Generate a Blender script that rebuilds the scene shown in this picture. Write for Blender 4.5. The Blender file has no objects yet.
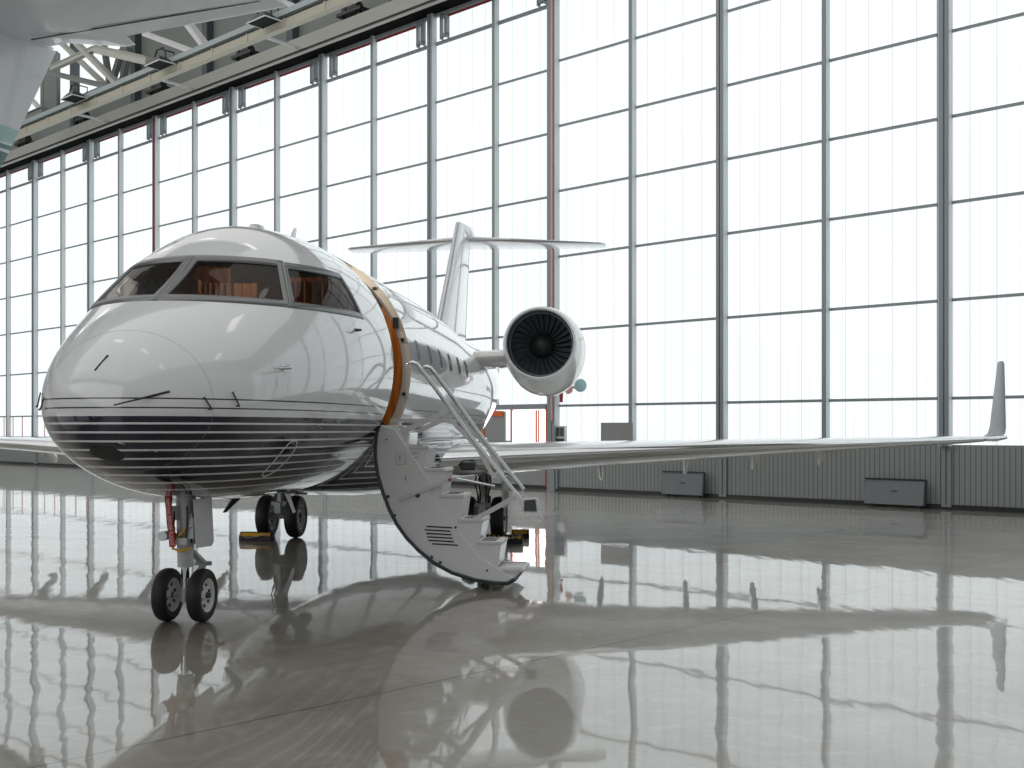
import bpy, bmesh, math, random
from mathutils import Vector, Matrix
random.seed(7)
C = bpy.context.scene.collection
PI = math.pi
AMB = .55
SOUTH = .95
R = math.radians

# ---------------------------------------------------------------- materials
def mat(name, col, rough=.5, metal=0, coat=0, spec=.5, emit=None, es=0):
    m = bpy.data.materials.new(name); m.use_nodes = True
    b = m.node_tree.nodes['Principled BSDF']
    b.inputs['Base Color'].default_value = (*col, 1)
    b.inputs['Roughness'].default_value = rough
    b.inputs['Metallic'].default_value = metal
    b.inputs['Coat Weight'].default_value = coat
    b.inputs['Coat Roughness'].default_value = .02
    b.inputs['Specular IOR Level'].default_value = spec
    if emit:
        b.inputs['Emission Color'].default_value = (*emit, 1)
        b.inputs['Emission Strength'].default_value = es
    # faint wear so nothing is a flat colour
    nt = m.node_tree
    n = nt.nodes.new('ShaderNodeTexNoise'); n.inputs['Scale'].default_value = 6
    tc = nt.nodes.new('ShaderNodeTexCoord'); nt.links.new(tc.outputs['Object'], n.inputs['Vector'])
    mr = nt.nodes.new('ShaderNodeMapRange')
    mr.inputs['To Min'].default_value = max(rough-.04, .01); mr.inputs['To Max'].default_value = min(rough+.05, 1)
    nt.links.new(n.outputs['Fac'], mr.inputs['Value']); nt.links.new(mr.outputs['Result'], b.inputs['Roughness'])
    return m

def math_node(nt, op, a, b=None, c=None):
    n = nt.nodes.new('ShaderNodeMath'); n.operation = op
    for i, v in enumerate((a, b, c)):
        if v is None: continue
        if isinstance(v, (int, float)): n.inputs[i].default_value = v
        else: nt.links.new(v, n.inputs[i])
    return n.outputs[0]

def mixcol(nt, fac, a, b):
    n = nt.nodes.new('ShaderNodeMix'); n.data_type = 'RGBA'
    if isinstance(fac, (int, float)): n.inputs[0].default_value = fac
    else: nt.links.new(fac, n.inputs[0])
    for i, v in ((6, a), (7, b)):
        if isinstance(v, tuple): n.inputs[i].default_value = (*v, 1)
        else: nt.links.new(v, n.inputs[i])
    return n.outputs[2]

def coords(nt):
    tc = nt.nodes.new('ShaderNodeTexCoord'); s = nt.nodes.new('ShaderNodeSeparateXYZ')
    nt.links.new(tc.outputs['Object'], s.inputs[0]); return tc.outputs['Object'], s.outputs

def mat_livery():
    m = mat('livery_paint', (.86, .87, .88), .16, 0, 1, .25)
    nt = m.node_tree; b = nt.nodes['Principled BSDF']; b.inputs['Coat Roughness'].default_value = .012
    o, s = coords(nt); z = s[2]
    navy = math_node(nt, 'LESS_THAN', z, 1.753)
    # white pinstripes at 1.699 - k * .0665
    ph = math_node(nt, 'PINGPONG', math_node(nt, 'SUBTRACT', z, 1.699), .03325)
    stripe = math_node(nt, 'LESS_THAN', ph, .0075)
    lowz = math_node(nt, 'LESS_THAN', z, 1.715)
    stripe = math_node(nt, 'MULTIPLY', stripe, lowz)
    d1 = math_node(nt, 'LESS_THAN', math_node(nt, 'ABSOLUTE', math_node(nt, 'SUBTRACT', z, 1.884)), .0055)
    d2 = math_node(nt, 'LESS_THAN', math_node(nt, 'ABSOLUTE', math_node(nt, 'SUBTRACT', z, 1.815)), .0055)
    d = math_node(nt, 'MAXIMUM', d1, d2)
    c = mixcol(nt, navy, (.76, .775, .79), (.005, .007, .026))
    c = mixcol(nt, stripe, c, (.80, .80, .82))
    c = mixcol(nt, d, c, (.04, .045, .05))
    nt.links.new(c, b.inputs['Base Color'])
    return m

def mat_floor():
    m = mat('polished_concrete', (.3, .28, .25), .2, 0, 0)
    nt = m.node_tree; b = nt.nodes['Principled BSDF']
    o, s = coords(nt)
    def noise(scale, detail=4, rough=.5, dist=0, vec=None):
        n = nt.nodes.new('ShaderNodeTexNoise'); n.inputs['Scale'].default_value = scale
        n.inputs['Detail'].default_value = detail; n.inputs['Roughness'].default_value = rough
        n.inputs['Distortion'].default_value = dist; nt.links.new(vec or o, n.inputs['Vector']); return n.outputs['Fac']
    def ramp(v, a, b_):
        n = nt.nodes.new('ShaderNodeMapRange'); n.inputs['From Min'].default_value = a; n.inputs['From Max'].default_value = b_
        nt.links.new(v, n.inputs['Value']); return n.outputs[0]
    c = mixcol(nt, ramp(noise(.55, 6, .6, .8), .35, .65), (.195, .17, .13), (.28, .26, .22))
    c = mixcol(nt, math_node(nt, 'MULTIPLY', ramp(noise(2.3, 8, .7, 2.5), .52, .72), .35), c, (.50, .49, .46))
    # expansion joint: straight line through two points on the slab
    p, q = Vector((-2.35, 5.25)), Vector((6.7, 14.08)); dd = (q-p).normalized(); nx, ny = -dd.y, dd.x; off = -(nx*p.x+ny*p.y)
    e = math_node(nt, 'ADD', math_node(nt, 'ADD', math_node(nt, 'MULTIPLY', s[0], nx), math_node(nt, 'MULTIPLY', s[1], ny)), off)
    w = math_node(nt, 'MULTIPLY', math_node(nt, 'SUBTRACT', noise(3, 3), .5), .03)
    e = math_node(nt, 'ABSOLUTE', math_node(nt, 'ADD', e, w))
    joint = math_node(nt, 'LESS_THAN', e, .011)
    c = mixcol(nt, math_node(nt, 'MULTIPLY', joint, .8), c, (.05, .05, .045))
    nt.links.new(c, b.inputs['Base Color'])
    rr = nt.nodes.new('ShaderNodeMapRange'); rr.inputs['To Min'].default_value = .34; rr.inputs['To Max'].default_value = .50
    rr.inputs['From Min'].default_value = .3; rr.inputs['From Max'].default_value = .7
    nt.links.new(noise(.9, 5, .65, 1.5), rr.inputs['Value']); nt.links.new(rr.outputs[0], b.inputs['Roughness'])
    b.inputs['IOR'].default_value = 1.8; b.inputs['Coat Weight'].default_value = .85; b.inputs['Coat IOR'].default_value = 1.8; b.inputs['Coat Roughness'].default_value = .03
    b.inputs['Specular IOR Level'].default_value = .5
    bp = nt.nodes.new('ShaderNodeBump'); bp.inputs['Strength'].default_value = 1; bp.inputs['Distance'].default_value = 1
    h = math_node(nt, 'MULTIPLY', noise(1.5, 2, .4), .0006)
    h = math_node(nt, 'ADD', h, math_node(nt, 'MULTIPLY', noise(.35, 2, .4), .004))
    mp = nt.nodes.new('ShaderNodeMapping'); mp.inputs['Scale'].default_value = (3.0, .8, 1); nt.links.new(o, mp.inputs['Vector'])
    h = math_node(nt, 'ADD', h, math_node(nt, 'MULTIPLY', noise(1.0, 2, .45, 0, mp.outputs[0]), .0024))
    h = math_node(nt, 'SUBTRACT', h, math_node(nt, 'MULTIPLY', joint, .002))
    nt.links.new(h, bp.inputs['Height']); nt.links.new(bp.outputs[0], b.inputs['Normal']); nt.links.new(bp.outputs[0], b.inputs['Coat Normal'])
    return m

def mat_glazing(strength=.90):
    # daylight coming through multiwall polycarbonate: bright lit panes with faint vertical seams
    m = bpy.data.materials.new('daylit_polycarbonate'); m.use_nodes = True; nt = m.node_tree
    b = nt.nodes['Principled BSDF']; b.inputs['Base Color'].default_value = (.12, .13, .13, 1); b.inputs['Roughness'].default_value = .45
    o, s = coords(nt)
    seam = math_node(nt, 'LESS_THAN', math_node(nt, 'PINGPONG', s[0], .264), .016)
    fine = math_node(nt, 'LESS_THAN', math_node(nt, 'PINGPONG', math_node(nt, 'ADD', s[0], .19), .132), .012)
    n = nt.nodes.new('ShaderNodeTexNoise'); n.inputs['Scale'].default_value = .25; nt.links.new(o, n.inputs['Vector'])
    f = math_node(nt, 'ADD', .95, math_node(nt, 'MULTIPLY', n.outputs['Fac'], .1))
    f = math_node(nt, 'MULTIPLY', f, math_node(nt, 'SUBTRACT', 1, math_node(nt, 'MULTIPLY', seam, .26)))
    f = math_node(nt, 'MULTIPLY', f, math_node(nt, 'SUBTRACT', 1, math_node(nt, 'MULTIPLY', fine, .15)))
    b.inputs['Emission Color'].default_value = (.89, .955, .975, 1)
    nt.links.new(math_node(nt, 'MULTIPLY', f, strength), b.inputs['Emission Strength'])
    return m

def mat_corrugated():
    m = mat('grey_corrugated_panel', (.16, .17, .17), .45)
    nt = m.node_tree; b = nt.nodes['Principled BSDF']; o, s = coords(nt)
    g = math_node(nt, 'LESS_THAN', math_node(nt, 'PINGPONG', s[0], .055), .010)
    nt.links.new(mixcol(nt, g, (.29, .31, .30), (.13, .145, .145)), b.inputs['Base Color'])
    return m

def mat_glass(tint, k=.9, name='cockpit_glass'):
    m = bpy.data.materials.new(name); m.use_nodes = True; nt = m.node_tree; nt.nodes.clear()
    out = nt.nodes.new('ShaderNodeOutputMaterial'); mx = nt.nodes.new('ShaderNodeMixShader')
    tr = nt.nodes.new('ShaderNodeBsdfTransparent'); tr.inputs[0].default_value = (*tint, 1)
    gl = nt.nodes.new('ShaderNodeBsdfGlossy'); gl.inputs['Roughness'].default_value = .01; gl.inputs[0].default_value = (.95, .93, .9, 1)
    fr = nt.nodes.new('ShaderNodeFresnel'); fr.inputs[0].default_value = 1.6
    nt.links.new(math_node(nt, 'MULTIPLY', fr.outputs[0], k), mx.inputs[0])
    nt.links.new(tr.outputs[0], mx.inputs[1]); nt.links.new(gl.outputs[0], mx.inputs[2]); nt.links.new(mx.outputs[0], out.inputs[0])
    return m

def mat_wood():
    m = mat('orange_wood_veneer', (.55, .17, .03), .3, 0, .5)
    nt = m.node_tree; b = nt.nodes['Principled BSDF']; o, s = coords(nt)
    w = nt.nodes.new('ShaderNodeTexWave'); w.inputs['Scale'].default_value = 3; w.inputs['Distortion'].default_value = 4
    nt.links.new(o, w.inputs['Vector'])
    nt.links.new(mixcol(nt, w.outputs['Fac'], (.34, .10, .016), (.50, .17, .03)), b.inputs['Base Color'])
    return m

def mat_tailpaint():
    m = mat('tail_paint', (.6, .62, .64), .3, 0, .6)
    nt = m.node_tree; b = nt.nodes['Principled BSDF']; o, s = coords(nt); z = s[2]
    c = mixcol(nt, math_node(nt, 'LESS_THAN', z, 5.11), (.62, .64, .66), (.30, .52, .46))
    c = mixcol(nt, math_node(nt, 'LESS_THAN', z, 4.93), c, (.66, .70, .70))
    c = mixcol(nt, math_node(nt, 'LESS_THAN', z, 4.905), c, (.02, .17, .16))
    c = mixcol(nt, math_node(nt, 'LESS_THAN', z, 4.85), c, (.66, .70, .70))
    c = mixcol(nt, math_node(nt, 'LESS_THAN', z, 4.815), c, (.01, .12, .10))
    c = mixcol(nt, math_node(nt, 'LESS_THAN', z, 4.62), c, (.62, .64, .66))
    nt.links.new(c, b.inputs['Base Color']); return m

M = dict(
    livery=mat_livery(), floor=mat_floor(), glaze=mat_glazing(), corr=mat_corrugated(),
    white=mat('white_gloss_paint', (.78, .79, .80), .18, 0, .8),
    nacelle=mat('nacelle_paint', (.74, .74, .72), .25, 0, .7),
    lightgrey=mat('light_grey_paint', (.66, .66, .67), .4),
    stairgrey=mat('stair_grey_paint', (.76, .76, .78), .4, 0, .2),
    steelframe=mat('grey_mullion_paint', (.27, .30, .315), .4),
    mulldark=mat('dark_mullion_paint', (.06, .075, .085), .45),
    mulllight=mat('lit_mullion_and_light_grey', (.58, .62, .64), .4),  # lighter tone puts pane light on mullion sides; plain light grey on gear
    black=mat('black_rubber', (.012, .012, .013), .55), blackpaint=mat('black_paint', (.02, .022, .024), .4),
    rim=mat('wheel_rim_paint', (.72, .71, .68), .35), chrome=mat('polished_metal', (.75, .77, .78), .08, 1),
    alu=mat('brushed_metal', (.55, .57, .58), .3, 1), gearpaint=mat('gear_grey_paint', (.50, .52, .52), .35, .2),
    frame=mat('window_frame_metal', (.20, .205, .21), .35, .75),
    palepink=mat('pale_red_post_paint', (.75, .42, .40), .6), winglass=mat('dark_cabin_glass', (.03, .035, .045), .3, spec=.35), winglet=mat('winglet_backlit_shade', (.20, .24, .25), .35, 0, .1), shadowblack=mat('gap_shade_black', (.008, .008, .009), .95, spec=.05), lensblack=mat('dark_lens', (.015, .016, .018), .7, spec=.1), glass=mat_glass((.52, .48, .44), .42), cabinglass=mat('cabin_window_glass', (.03, .035, .045), .05, 0, 1),  # shadowblack: gap shade as colour; winglet: backlit shade as colour
    leather=mat('tan_leather', (.48, .26, .13), .5), lining=mat('cabin_lining', (.09, .07, .055), .8),
    jamb=mat('door_jamb_beige', (.72, .67, .60), .5), wood=mat_wood(),
    duct=mat('intake_duct_dark', (.12, .14, .155), .35, .3), blade=mat('fan_blade_metal', (.20, .23, .25), .35, .5),
    red=mat('red_fabric', (.50, .035, .03), .6), redpaint=mat('dark_red_paint', (.30, .03, .035), .4),
    orange=mat('orange_paint', (.75, .14, .03), .45), yellow=mat('yellow_paint', (.78, .40, .02), .45),
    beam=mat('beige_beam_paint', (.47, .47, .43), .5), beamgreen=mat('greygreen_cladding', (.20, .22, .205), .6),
    chord=mat('yellowed_channel_paint', (.45, .43, .35), .5), bluegrey=mat('blue_grey_pipe_paint', (.36, .42, .43), .4),
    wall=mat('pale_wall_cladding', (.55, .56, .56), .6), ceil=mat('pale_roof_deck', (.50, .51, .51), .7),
    tail=mat_tailpaint(), greypanel=mat('grey_board', (.30, .31, .31), .5), slab=mat('slate_panel', (.20, .22, .235), .5),
    lamp=mat('fill_lamp_diffuser', (.9, .9, .9), .4, emit=(1, .98, .95), es=1.6),
    cablight=mat('warm_lamp', (.9, .7, .5), .4, emit=(1, .6, .3), es=2.0),
    pink=mat('pale_pink_disc', (.75, .42, .38), .5), aqua=mat('pale_blue_disc', (.40, .60, .64), .5),
    navy=mat('navy_paint', (.008, .012, .03), .2, 0, 1),
    doorglass=mat('bright_door_glass', (.9, .9, .9), .3, emit=(1, 1, 1), es=2.2),
)

# ---------------------------------------------------------------- mesh helpers
SPLIT = dict(latch_fitting=None, foot=None, hanger=None, fastener=None, louvre=None, hub_detail='hub_bolt', black_bars='black_bar', bright_pane=None, cockpit_wood_panel=None,
             cockpit_bulkhead=None, red_trim_strip=None, yellow_hose=None, hydraulic_hoses='hydraulic_hose', dark_cover=None, fan_blades='fan_blade', grip_strips='grip_strip', bracket=None,
             door_marking=None, placard=None, harness='harness_strap', wheel_rim=None)
class MB:
    def __init__(s): s.v = []; s.f = []
    def add(s, vs, fs):
        o = len(s.v); s.v += [tuple(v) for v in vs]; s.f += [tuple(i+o for i in f) for f in fs]; return s
    def box(s, x0, x1, y0, y1, z0, z1):
        v = [(x, y, z) for z in (z0, z1) for y in (y0, y1) for x in (x0, x1)]
        return s.add(v, [(0, 2, 3, 1), (4, 5, 7, 6), (0, 1, 5, 4), (2, 6, 7, 3), (0, 4, 6, 2), (1, 3, 7, 5)])
    def bar(s, p, q, w, h=None, up=(0, 0, 1)):
        h = h or w; p = Vector(p); q = Vector(q); d = (q-p).normalized(); u = Vector(up)
        if abs(d.dot(u)) > .98: u = Vector((1, 0, 0))
        a = d.cross(u).normalized()*w/2; b = a.cross(d).normalized()*h/2
        v = [c+sa*a+sb*b for c in (p, q) for sa, sb in ((-1, -1), (1, -1), (1, 1), (-1, 1))]
        return s.add(v, [(3, 2, 1, 0), (4, 5, 6, 7), (0, 1, 5, 4), (1, 2, 6, 5), (2, 3, 7, 6), (3, 0, 4, 7)])
    def tube(s, pts, r, n=12, cap=True):
        pts = [Vector(p) for p in pts]; rs = r if isinstance(r, (list, tuple)) else [r]*len(pts)
        rings = []; prev = None
        for i, p in enumerate(pts):
            d = (pts[min(i+1, len(pts)-1)]-pts[max(i-1, 0)]).normalized()
            u = prev if prev else (Vector((0, 0, 1)) if abs(d.z) < .9 else Vector((1, 0, 0)))
            a = (u-d*u.dot(d)).normalized(); b = d.cross(a); prev = a
            rings.append([p+(a*math.cos(2*PI*k/n)+b*math.sin(2*PI*k/n))*rs[i] for k in range(n)])
        return s.loft(rings, cap)
    def loft(s, rings, cap=True, closed=True):
        n = len(rings[0]); v = [p for r_ in rings for p in r_]; f = []
        for i in range(len(rings)-1):
            for k in range(n if closed else n-1):
                k2 = (k+1) % n; f.append((i*n+k, i*n+k2, (i+1)*n+k2, (i+1)*n+k))
        if cap: f.append(tuple(range(n))[::-1]); f.append(tuple((len(rings)-1)*n+k for k in range(n)))
        return s.add(v, f)
    def lathe(s, prof, origin, axis, n=48, closedprof=False):
        o = Vector(origin); ax = Vector(axis).normalized()
        u = ax.orthogonal().normalized(); w = ax.cross(u)
        rings = [[o+ax*h+(u*math.cos(2*PI*k/n)+w*math.sin(2*PI*k/n))*r for k in range(n)] for h, r in prof]
        return s.loft(rings, False)
    def prism(s, poly, f0, f1):
        # poly: 2D list; f0/f1 map 2D->3D for both caps
        a = [f0(*p) for p in poly]; b = [f1(*p) for p in poly]; n = len(poly)
        return s.add(a+b, [tuple(range(n))[::-1], tuple(range(n, 2*n))]+[(k, (k+1) % n, (k+1) % n+n, k+n) for k in range(n)])
    def pieces(s):
        pr = list(range(len(s.v)))
        def f(x):
            while pr[x] != x: pr[x] = pr[pr[x]]; x = pr[x]
            return x
        for q in s.f:
            for i in q[1:]:
                a, b = f(q[0]), f(i)
                if a != b: pr[b] = a
        g = {}
        for q in s.f: g.setdefault(f(q[0]), []).append(q)
        out = []
        for fs in g.values():
            ids = sorted({i for q in fs for i in q}); mp = {i: k for k, i in enumerate(ids)}
            b = MB(); b.v = [s.v[i] for i in ids]; b.f = [tuple(mp[i] for i in q) for q in fs]; out.append(b)
        return out
    def build(s, name, m, *a, **k):
        if name in SPLIT:
            os_ = [b.build1(SPLIT[name] or name, m, *a, **k) for b in s.pieces()]
            return os_[0]
        return s.build1(name, m, *a, **k)
    def build1(s, name, m, parent=None, smooth=False, bevel=0, loc=None, mx=None, auto=None):
        me = bpy.data.meshes.new(name); me.from_pydata(s.v, [], s.f); me.validate(); me.update()
        bm = bmesh.new(); bm.from_mesh(me); bmesh.ops.recalc_face_normals(bm, faces=bm.faces); bm.to_mesh(me); bm.free()
        o = bpy.data.objects.new(name, me); C.objects.link(o)
        for mm in (m if isinstance(m, list) else [m]): me.materials.append(mm)
        if parent: o.parent = parent
        if mx is not None: o.matrix_world = mx
        if loc: o.location = loc
        if smooth:
            me.polygons.foreach_set('use_smooth', [True]*len(me.polygons))
            if smooth != 'all': me.set_sharp_from_angle(angle=R(38))
        if bevel:
            b = o.modifiers.new('bevel', 'BEVEL'); b.width = bevel; b.segments = 2; b.limit_method = 'ANGLE'
        return o

def tag(o, label=None, cat=None, group=None, kind=None):
    if label: o['label'] = label
    if cat: o['category'] = cat
    if group: o['group'] = group
    if kind: o['kind'] = kind
    return o
def empty(name, mx=None, loc=None, parent=None):
    o = bpy.data.objects.new(name, None); C.objects.link(o); o.empty_display_size = .2
    if parent: o.parent = parent
    if mx is not None: o.matrix_world = mx
    if loc: o.location = loc
    return o
def copy_tree(o, parent=None):
    c = o.copy(); C.objects.link(c); c.parent = parent
    for ch in list(o.children): copy_tree(ch, c)
    return c

# ================================================================= HANGAR
F_, HC = 1075., 1.65
P0 = Vector((10.2, 21.4, 0)); D_ = Vector((-.748, .664, 0)).normalized(); N_ = Vector((.664, .748, 0)).normalized()
DW = P0.dot(N_)
def wall_mx(t, off=0, z=0):
    o = P0+D_*t+N_*off+Vector((0, 0, z))
    return Matrix(((D_.x, N_.x, 0, o.x), (D_.y, N_.y, 0, o.y), (0, 0, 1, o.z), (0, 0, 0, 1)))
def wpt(x, y, D):
    # a point of the structure that stands in the vertical plane D metres from the camera, parallel to the window wall
    k = (x-512)/F_; zz = D/(k*N_.x+N_.y); return Vector((k*zz, zz, HC-(y-430)*zz/F_))

fl = MB(); fl.add([(-60, -30, 0), (45, -30, 0), (45, 75, 0), (-60, 75, 0)], [(0, 1, 2, 3)])
fl = fl.build('floor', M['floor']); tag(fl, 'glossy grey brown polished concrete hangar floor', 'floor', kind='structure')

ROWS = [2.31, 4.35, 6.37, 8.16, 9.93, 11.71, 13.5]
leafn = [0]
def leaf(t0, tm, t1, off, label, wicket=False, red=False):
    leafn[0] += 1
    root = empty('door_%d' % leafn[0], wall_mx(t0, off)); tag(root, label, 'hangar door', kind='structure')
    L = t1-t0; m_ = tm-t0
    # lit panes: one sheet each side of the middle mullion
    holes = (1.55, 2.65) if wicket else None
    for (a, b) in ((.12, m_-.05), (m_+.05, L-.12)):
        g = MB()
        g.box(a, b, 0, .03, 1.31, 14.35)
        g.build('glazing', M['glaze'], root)
    base = MB(); base.box(.02, L-.02, -.04, .06, .1, 1.31); base.build('base_panel', M['corr'], root)
    sk = MB(); sk.box(.0, L, -.07, .02, .0, .1); sk.build('bottom_seal', M['blackpaint'], root)
    for x, w in ((0, .10), (L-.10, .10)):
        x -= .12
        s = MB(); s.box(x, x+w, -.22, .06, 1.31, 14.4)
        st_ = s.build('stile', M['mulllight'], root)  # body paler than its cap, so the side looks lit by the panes
        s = MB(); s.box(x, x+w, -.10, .06, .05, 1.31); s.build('lower_stile', M['steelframe'], root)
        s = MB(); s.box(x, x+w, -.232, -.22, 1.31, 14.4); s.build('stile_cap', M['redpaint'] if (red and x > 0) else M['steelframe'], st_)
    s = MB(); mz = 2.34 if wicket else 1.31; s.box(m_-.165, m_-.075, -.20, .05, mz, 14.4); s.build('middle_mullion', M['mulllight'] , root)  # pale body again carries the pane light on its side
    s = MB(); s.box(m_-.17, m_-.07, -.212, -.20, mz, 14.4); s.build('mullion_cap', M['steelframe'], root)
    s = MB(); s.box(-.13, -.11, -.24, -.228, 1.31, 14.4); s.box(-.13, -.11, -.11, -.10, .1, 1.31); s.build('joint_line', M['mulldark'], root)
    s = MB(); s.box(L-.13, L-.12, -.24, -.228, 1.31, 14.4); s.build('joint_line', M['mulldark'], root)
    for i, z in enumerate(ROWS+[1.31]):
        s = MB(); w = .032 if i != 6 else .055
        s.box(.10, L-.10, -.035, .05, z-w, z+w); s.build('transom', M['steelframe'], root)
    s = MB(); s.box(.0, L, -.10, .06, 14.30, 14.46); s.build('top_rail', M['steelframe'], root)
    s = MB(); s.box(.5, m_-.1, -.03, -.005, 14.22, 14.29); s.box(m_+.1, L-.5, -.03, -.005, 14.22, 14.29); s.build('red_trim_strip', M['redpaint'], root)
    # roller bracket frames beside the stiles, in the clerestory band
    for x0 in (.24, L-.80):
        f = MB()
        f.box(x0, x0+.04, -.16, -.03, 13.55, 14.32); f.box(x0+.26, x0+.30, -.16, -.03, 13.55, 14.32)
        f.box(x0, x0+.30, -.16, -.03, 13.62, 13.70); f.box(x0, x0+.30, -.14, -.05, 14.18, 14.26)
        f.box(x0+.11, x0+.15, -.12, -.06, 13.62, 14.26); f.build('roller_bracket', M['steelframe'], root)
    if t0 > 38:
        for k in range(5): s = MB(); s.box(.4+k*1.02, .47+k*1.02, -.02, 0, 1.34, 2.28); s.build('pale_red_post', M['palepink'], root)
    return root

# right hand leaves (near plane), from beyond the right frame edge to the step in the wall
leaf(-14.3, -11.65, -9.0, 0, 'translucent hangar door leaf outside the right of view')
leaf(-9.0, -6.3, -3.7, 0, 'translucent hangar door leaf outside the right of view')
leaf(-3.7, -1.03, 1.62, 0, 'translucent hangar door leaf behind the right winglet, at the right edge')
leaf(1.62, 4.264, 6.91, 0, 'translucent hangar door leaf above the outer wing, with a slate panel leaning at its foot')
leaf(6.91, 9.53, 12.12, 0, 'translucent hangar door leaf directly right of the engine')
# left hand leaves (set back)
T2 = [12.39, 17.3, 22.6, 27.9, 33.35, 38.8, 44.2, 49.6, 55.0]
TM = [14.66, 20.0, 25.2, 30.5, 36.2, 41.4, 47.1, 52.4]
LB = ['directly behind the engine and tail fin, with a small door in its foot', 'behind the left half of the tailplane', 'above the cockpit roof, right part',
      'above the cockpit roof, left part', 'at the upper left of the nose, beside the red post', 'left of the nose, second from the far left', 'far left, partly below the other jet', 'at the far left edge']
leafs = []
for i in range(8):
    leafs.append(leaf(T2[i], TM[i], T2[i+1], .4, 'translucent hangar door leaf '+LB[i], red=(i == 3), wicket=(i == 0)))
# step between the two planes
s = MB(); s.box(11.98, 12.24, -.14, .55, 0, 14.4); tag(s.build('trim_1', M['steelframe'], mx=wall_mx(0)), 'grey column where the two door tracks overlap', 'column', kind='structure')
s = MB(); s.tube([(11.97, -.26, 1.9), (11.97, -.26, 14.3)], .028)
tag(s.build('conduit_pipe', M['pink'], mx=wall_mx(0)), 'thin pale pink pipe running up the grey column beside the engine', 'pipe')
# upper wall, beam, rails
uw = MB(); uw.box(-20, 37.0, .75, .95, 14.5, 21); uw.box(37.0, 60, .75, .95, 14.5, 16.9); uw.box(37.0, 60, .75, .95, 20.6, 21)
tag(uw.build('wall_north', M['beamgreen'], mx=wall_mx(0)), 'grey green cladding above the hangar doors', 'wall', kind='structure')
for i, (a, b) in enumerate(((37.0, 44.4), (44.6, 52.0), (52.2, 60))):
    s = MB(); s.box(a, b, .8, .85, 16.9, 20.6); tag(s.build('window_%d' % (i+1), M['glaze'], mx=wall_mx(0)), 'bright ribbed high window behind the roof truss', 'window', kind='structure')
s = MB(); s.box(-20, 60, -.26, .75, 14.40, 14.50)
tag(s.build('trim_2', M['shadowblack'], mx=wall_mx(0)), 'soffit blackened for the shade of the gap over the hangar doors', 'soffit', kind='structure')  # black colour stands for the shade in the gap
s = MB(); s.box(-20, 60, -.30, -.26, 14.35, 14.47); s.box(-20, 60, -.34, -.26, 14.52, 14.95); s.box(-20, 60, -.26, .75, 14.85, 14.95); s.box(-20, 60, -.40, -.26, 14.35, 14.38)
tag(s.build('trim_3', M['beam'], mx=wall_mx(0)), 'long beige guide beam above the hangar doors', 'beam', kind='structure')
s = MB(); s.box(-20, 60, -.315, -.262, 14.46, 14.53)
tag(s.build('trim_4', M['blackpaint'], mx=wall_mx(0)), 'thin black slot along the beige guide beam', 'slot', kind='structure')
# bottom chord carrying walkway channel + blue grey pipe (20.5 m plane)
oc = 20.5-DW
s = MB(); s.box(-20, 60, oc-.1, oc+.14, 14.24, 14.50); 
for k in range(40): s.box(-19+2*k, -18.9+2*k, oc-.12, oc-.1, 14.22, 14.52)
tag(s.build('trim_5', M['chord'], mx=wall_mx(0)), 'yellowed cable channel running along the roof truss', 'cable channel', kind='structure')
s = MB(); s.box(-20, 60, oc-.16, oc+.0, 14.60, 14.74); s.box(-20, 60, oc-.16, oc+.3, 14.74, 14.78); s.box(-20, 60, oc+.16, oc+.3, 14.5, 14.9)
tag(s.build('trim_6', M['bluegrey'], mx=wall_mx(0)), 'blue grey rail along the top of the cable channel', 'rail', kind='structure')
# dark posts on upper wall
for k in range(12):
    s = MB(); s.box(0, .35, .45, .75, 0, 6.1)
    tag(s.build('trim_%d' % (30+k), M['mulldark'], mx=wall_mx(-8+k*5.4, 0, 14.9)), 'dark wall post above the doors', 'post', kind='structure')
# lattice members of roof truss, placed by where they stand
def member(pts, D1, D2, w, m='beam'):
    a = wpt(*pts[0], D1); b = wpt(*pts[1], D2); s = MB(); w *= .72; s.bar(a, b, w, w*.8)
    s.bar(a+Vector((0, 0, w*.45)), b+Vector((0, 0, w*.45)), w*1.35, .03); return s
trn = [7]
def trim(s, m, label):
    trn[0] += 1; return tag(s.build('trim_%d' % trn[0], M[m]), label, 'truss member', kind='structure')
trim(member([(76, 43), (119, 86)], 20.8, 20.8, .30), 'beam', 'pale diagonal truss member left of the long flood lamp')
trim(member([(52, 69), (96, 49)], 20.9, 20.9, .28), 'beam', 'pale diagonal truss member crossing behind the tail fin edge')
trim(member([(50, 73), (112, 88)], 20.7, 20.7, .34), 'beamgreen', 'grey green horizontal tie above the leftmost flood lamp')
trim(member([(62, 44), (104, 84)], 21.8, 21.8, .26), 'beam', 'thin diagonal truss member in front of the high window')
trim(member([(98, 50), (150, 62)], 20.4, 20.4, .5), 'beam', 'broad truss member below the tailplane')
trim(member([(145, 34), (196, 53)], 20.5, 20.5, .30), 'lightgrey', 'white edged truss member above the middle flood lamp')
trim(member([(182, 16), (206, 47)], 20.5, 20.5, .36), 'lightgrey', 'white diagonal truss member right of the middle flood lamp')
trim(member([(262, -6), (300, 9)], 20.5, 20.5, .26), 'lightgrey', 'white truss member beside the right flood lamp')
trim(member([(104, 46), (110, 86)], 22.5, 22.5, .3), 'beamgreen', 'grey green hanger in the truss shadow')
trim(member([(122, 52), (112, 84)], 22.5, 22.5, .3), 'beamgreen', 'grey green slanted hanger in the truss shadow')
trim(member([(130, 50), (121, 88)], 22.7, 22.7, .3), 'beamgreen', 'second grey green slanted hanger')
s = MB(); a = wpt(52, 108, 21.5); s.box(a.x-.28, a.x+.28, a.y-.2, a.y+.2, a.z-.2, a.z+2.4); s.box(a.x-.42, a.x-.3, a.y-.2, a.y+.2, a.z, a.z+2.2)
trim(s, 'beamgreen', 'dark column between the high windows and the tail fin')
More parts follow.
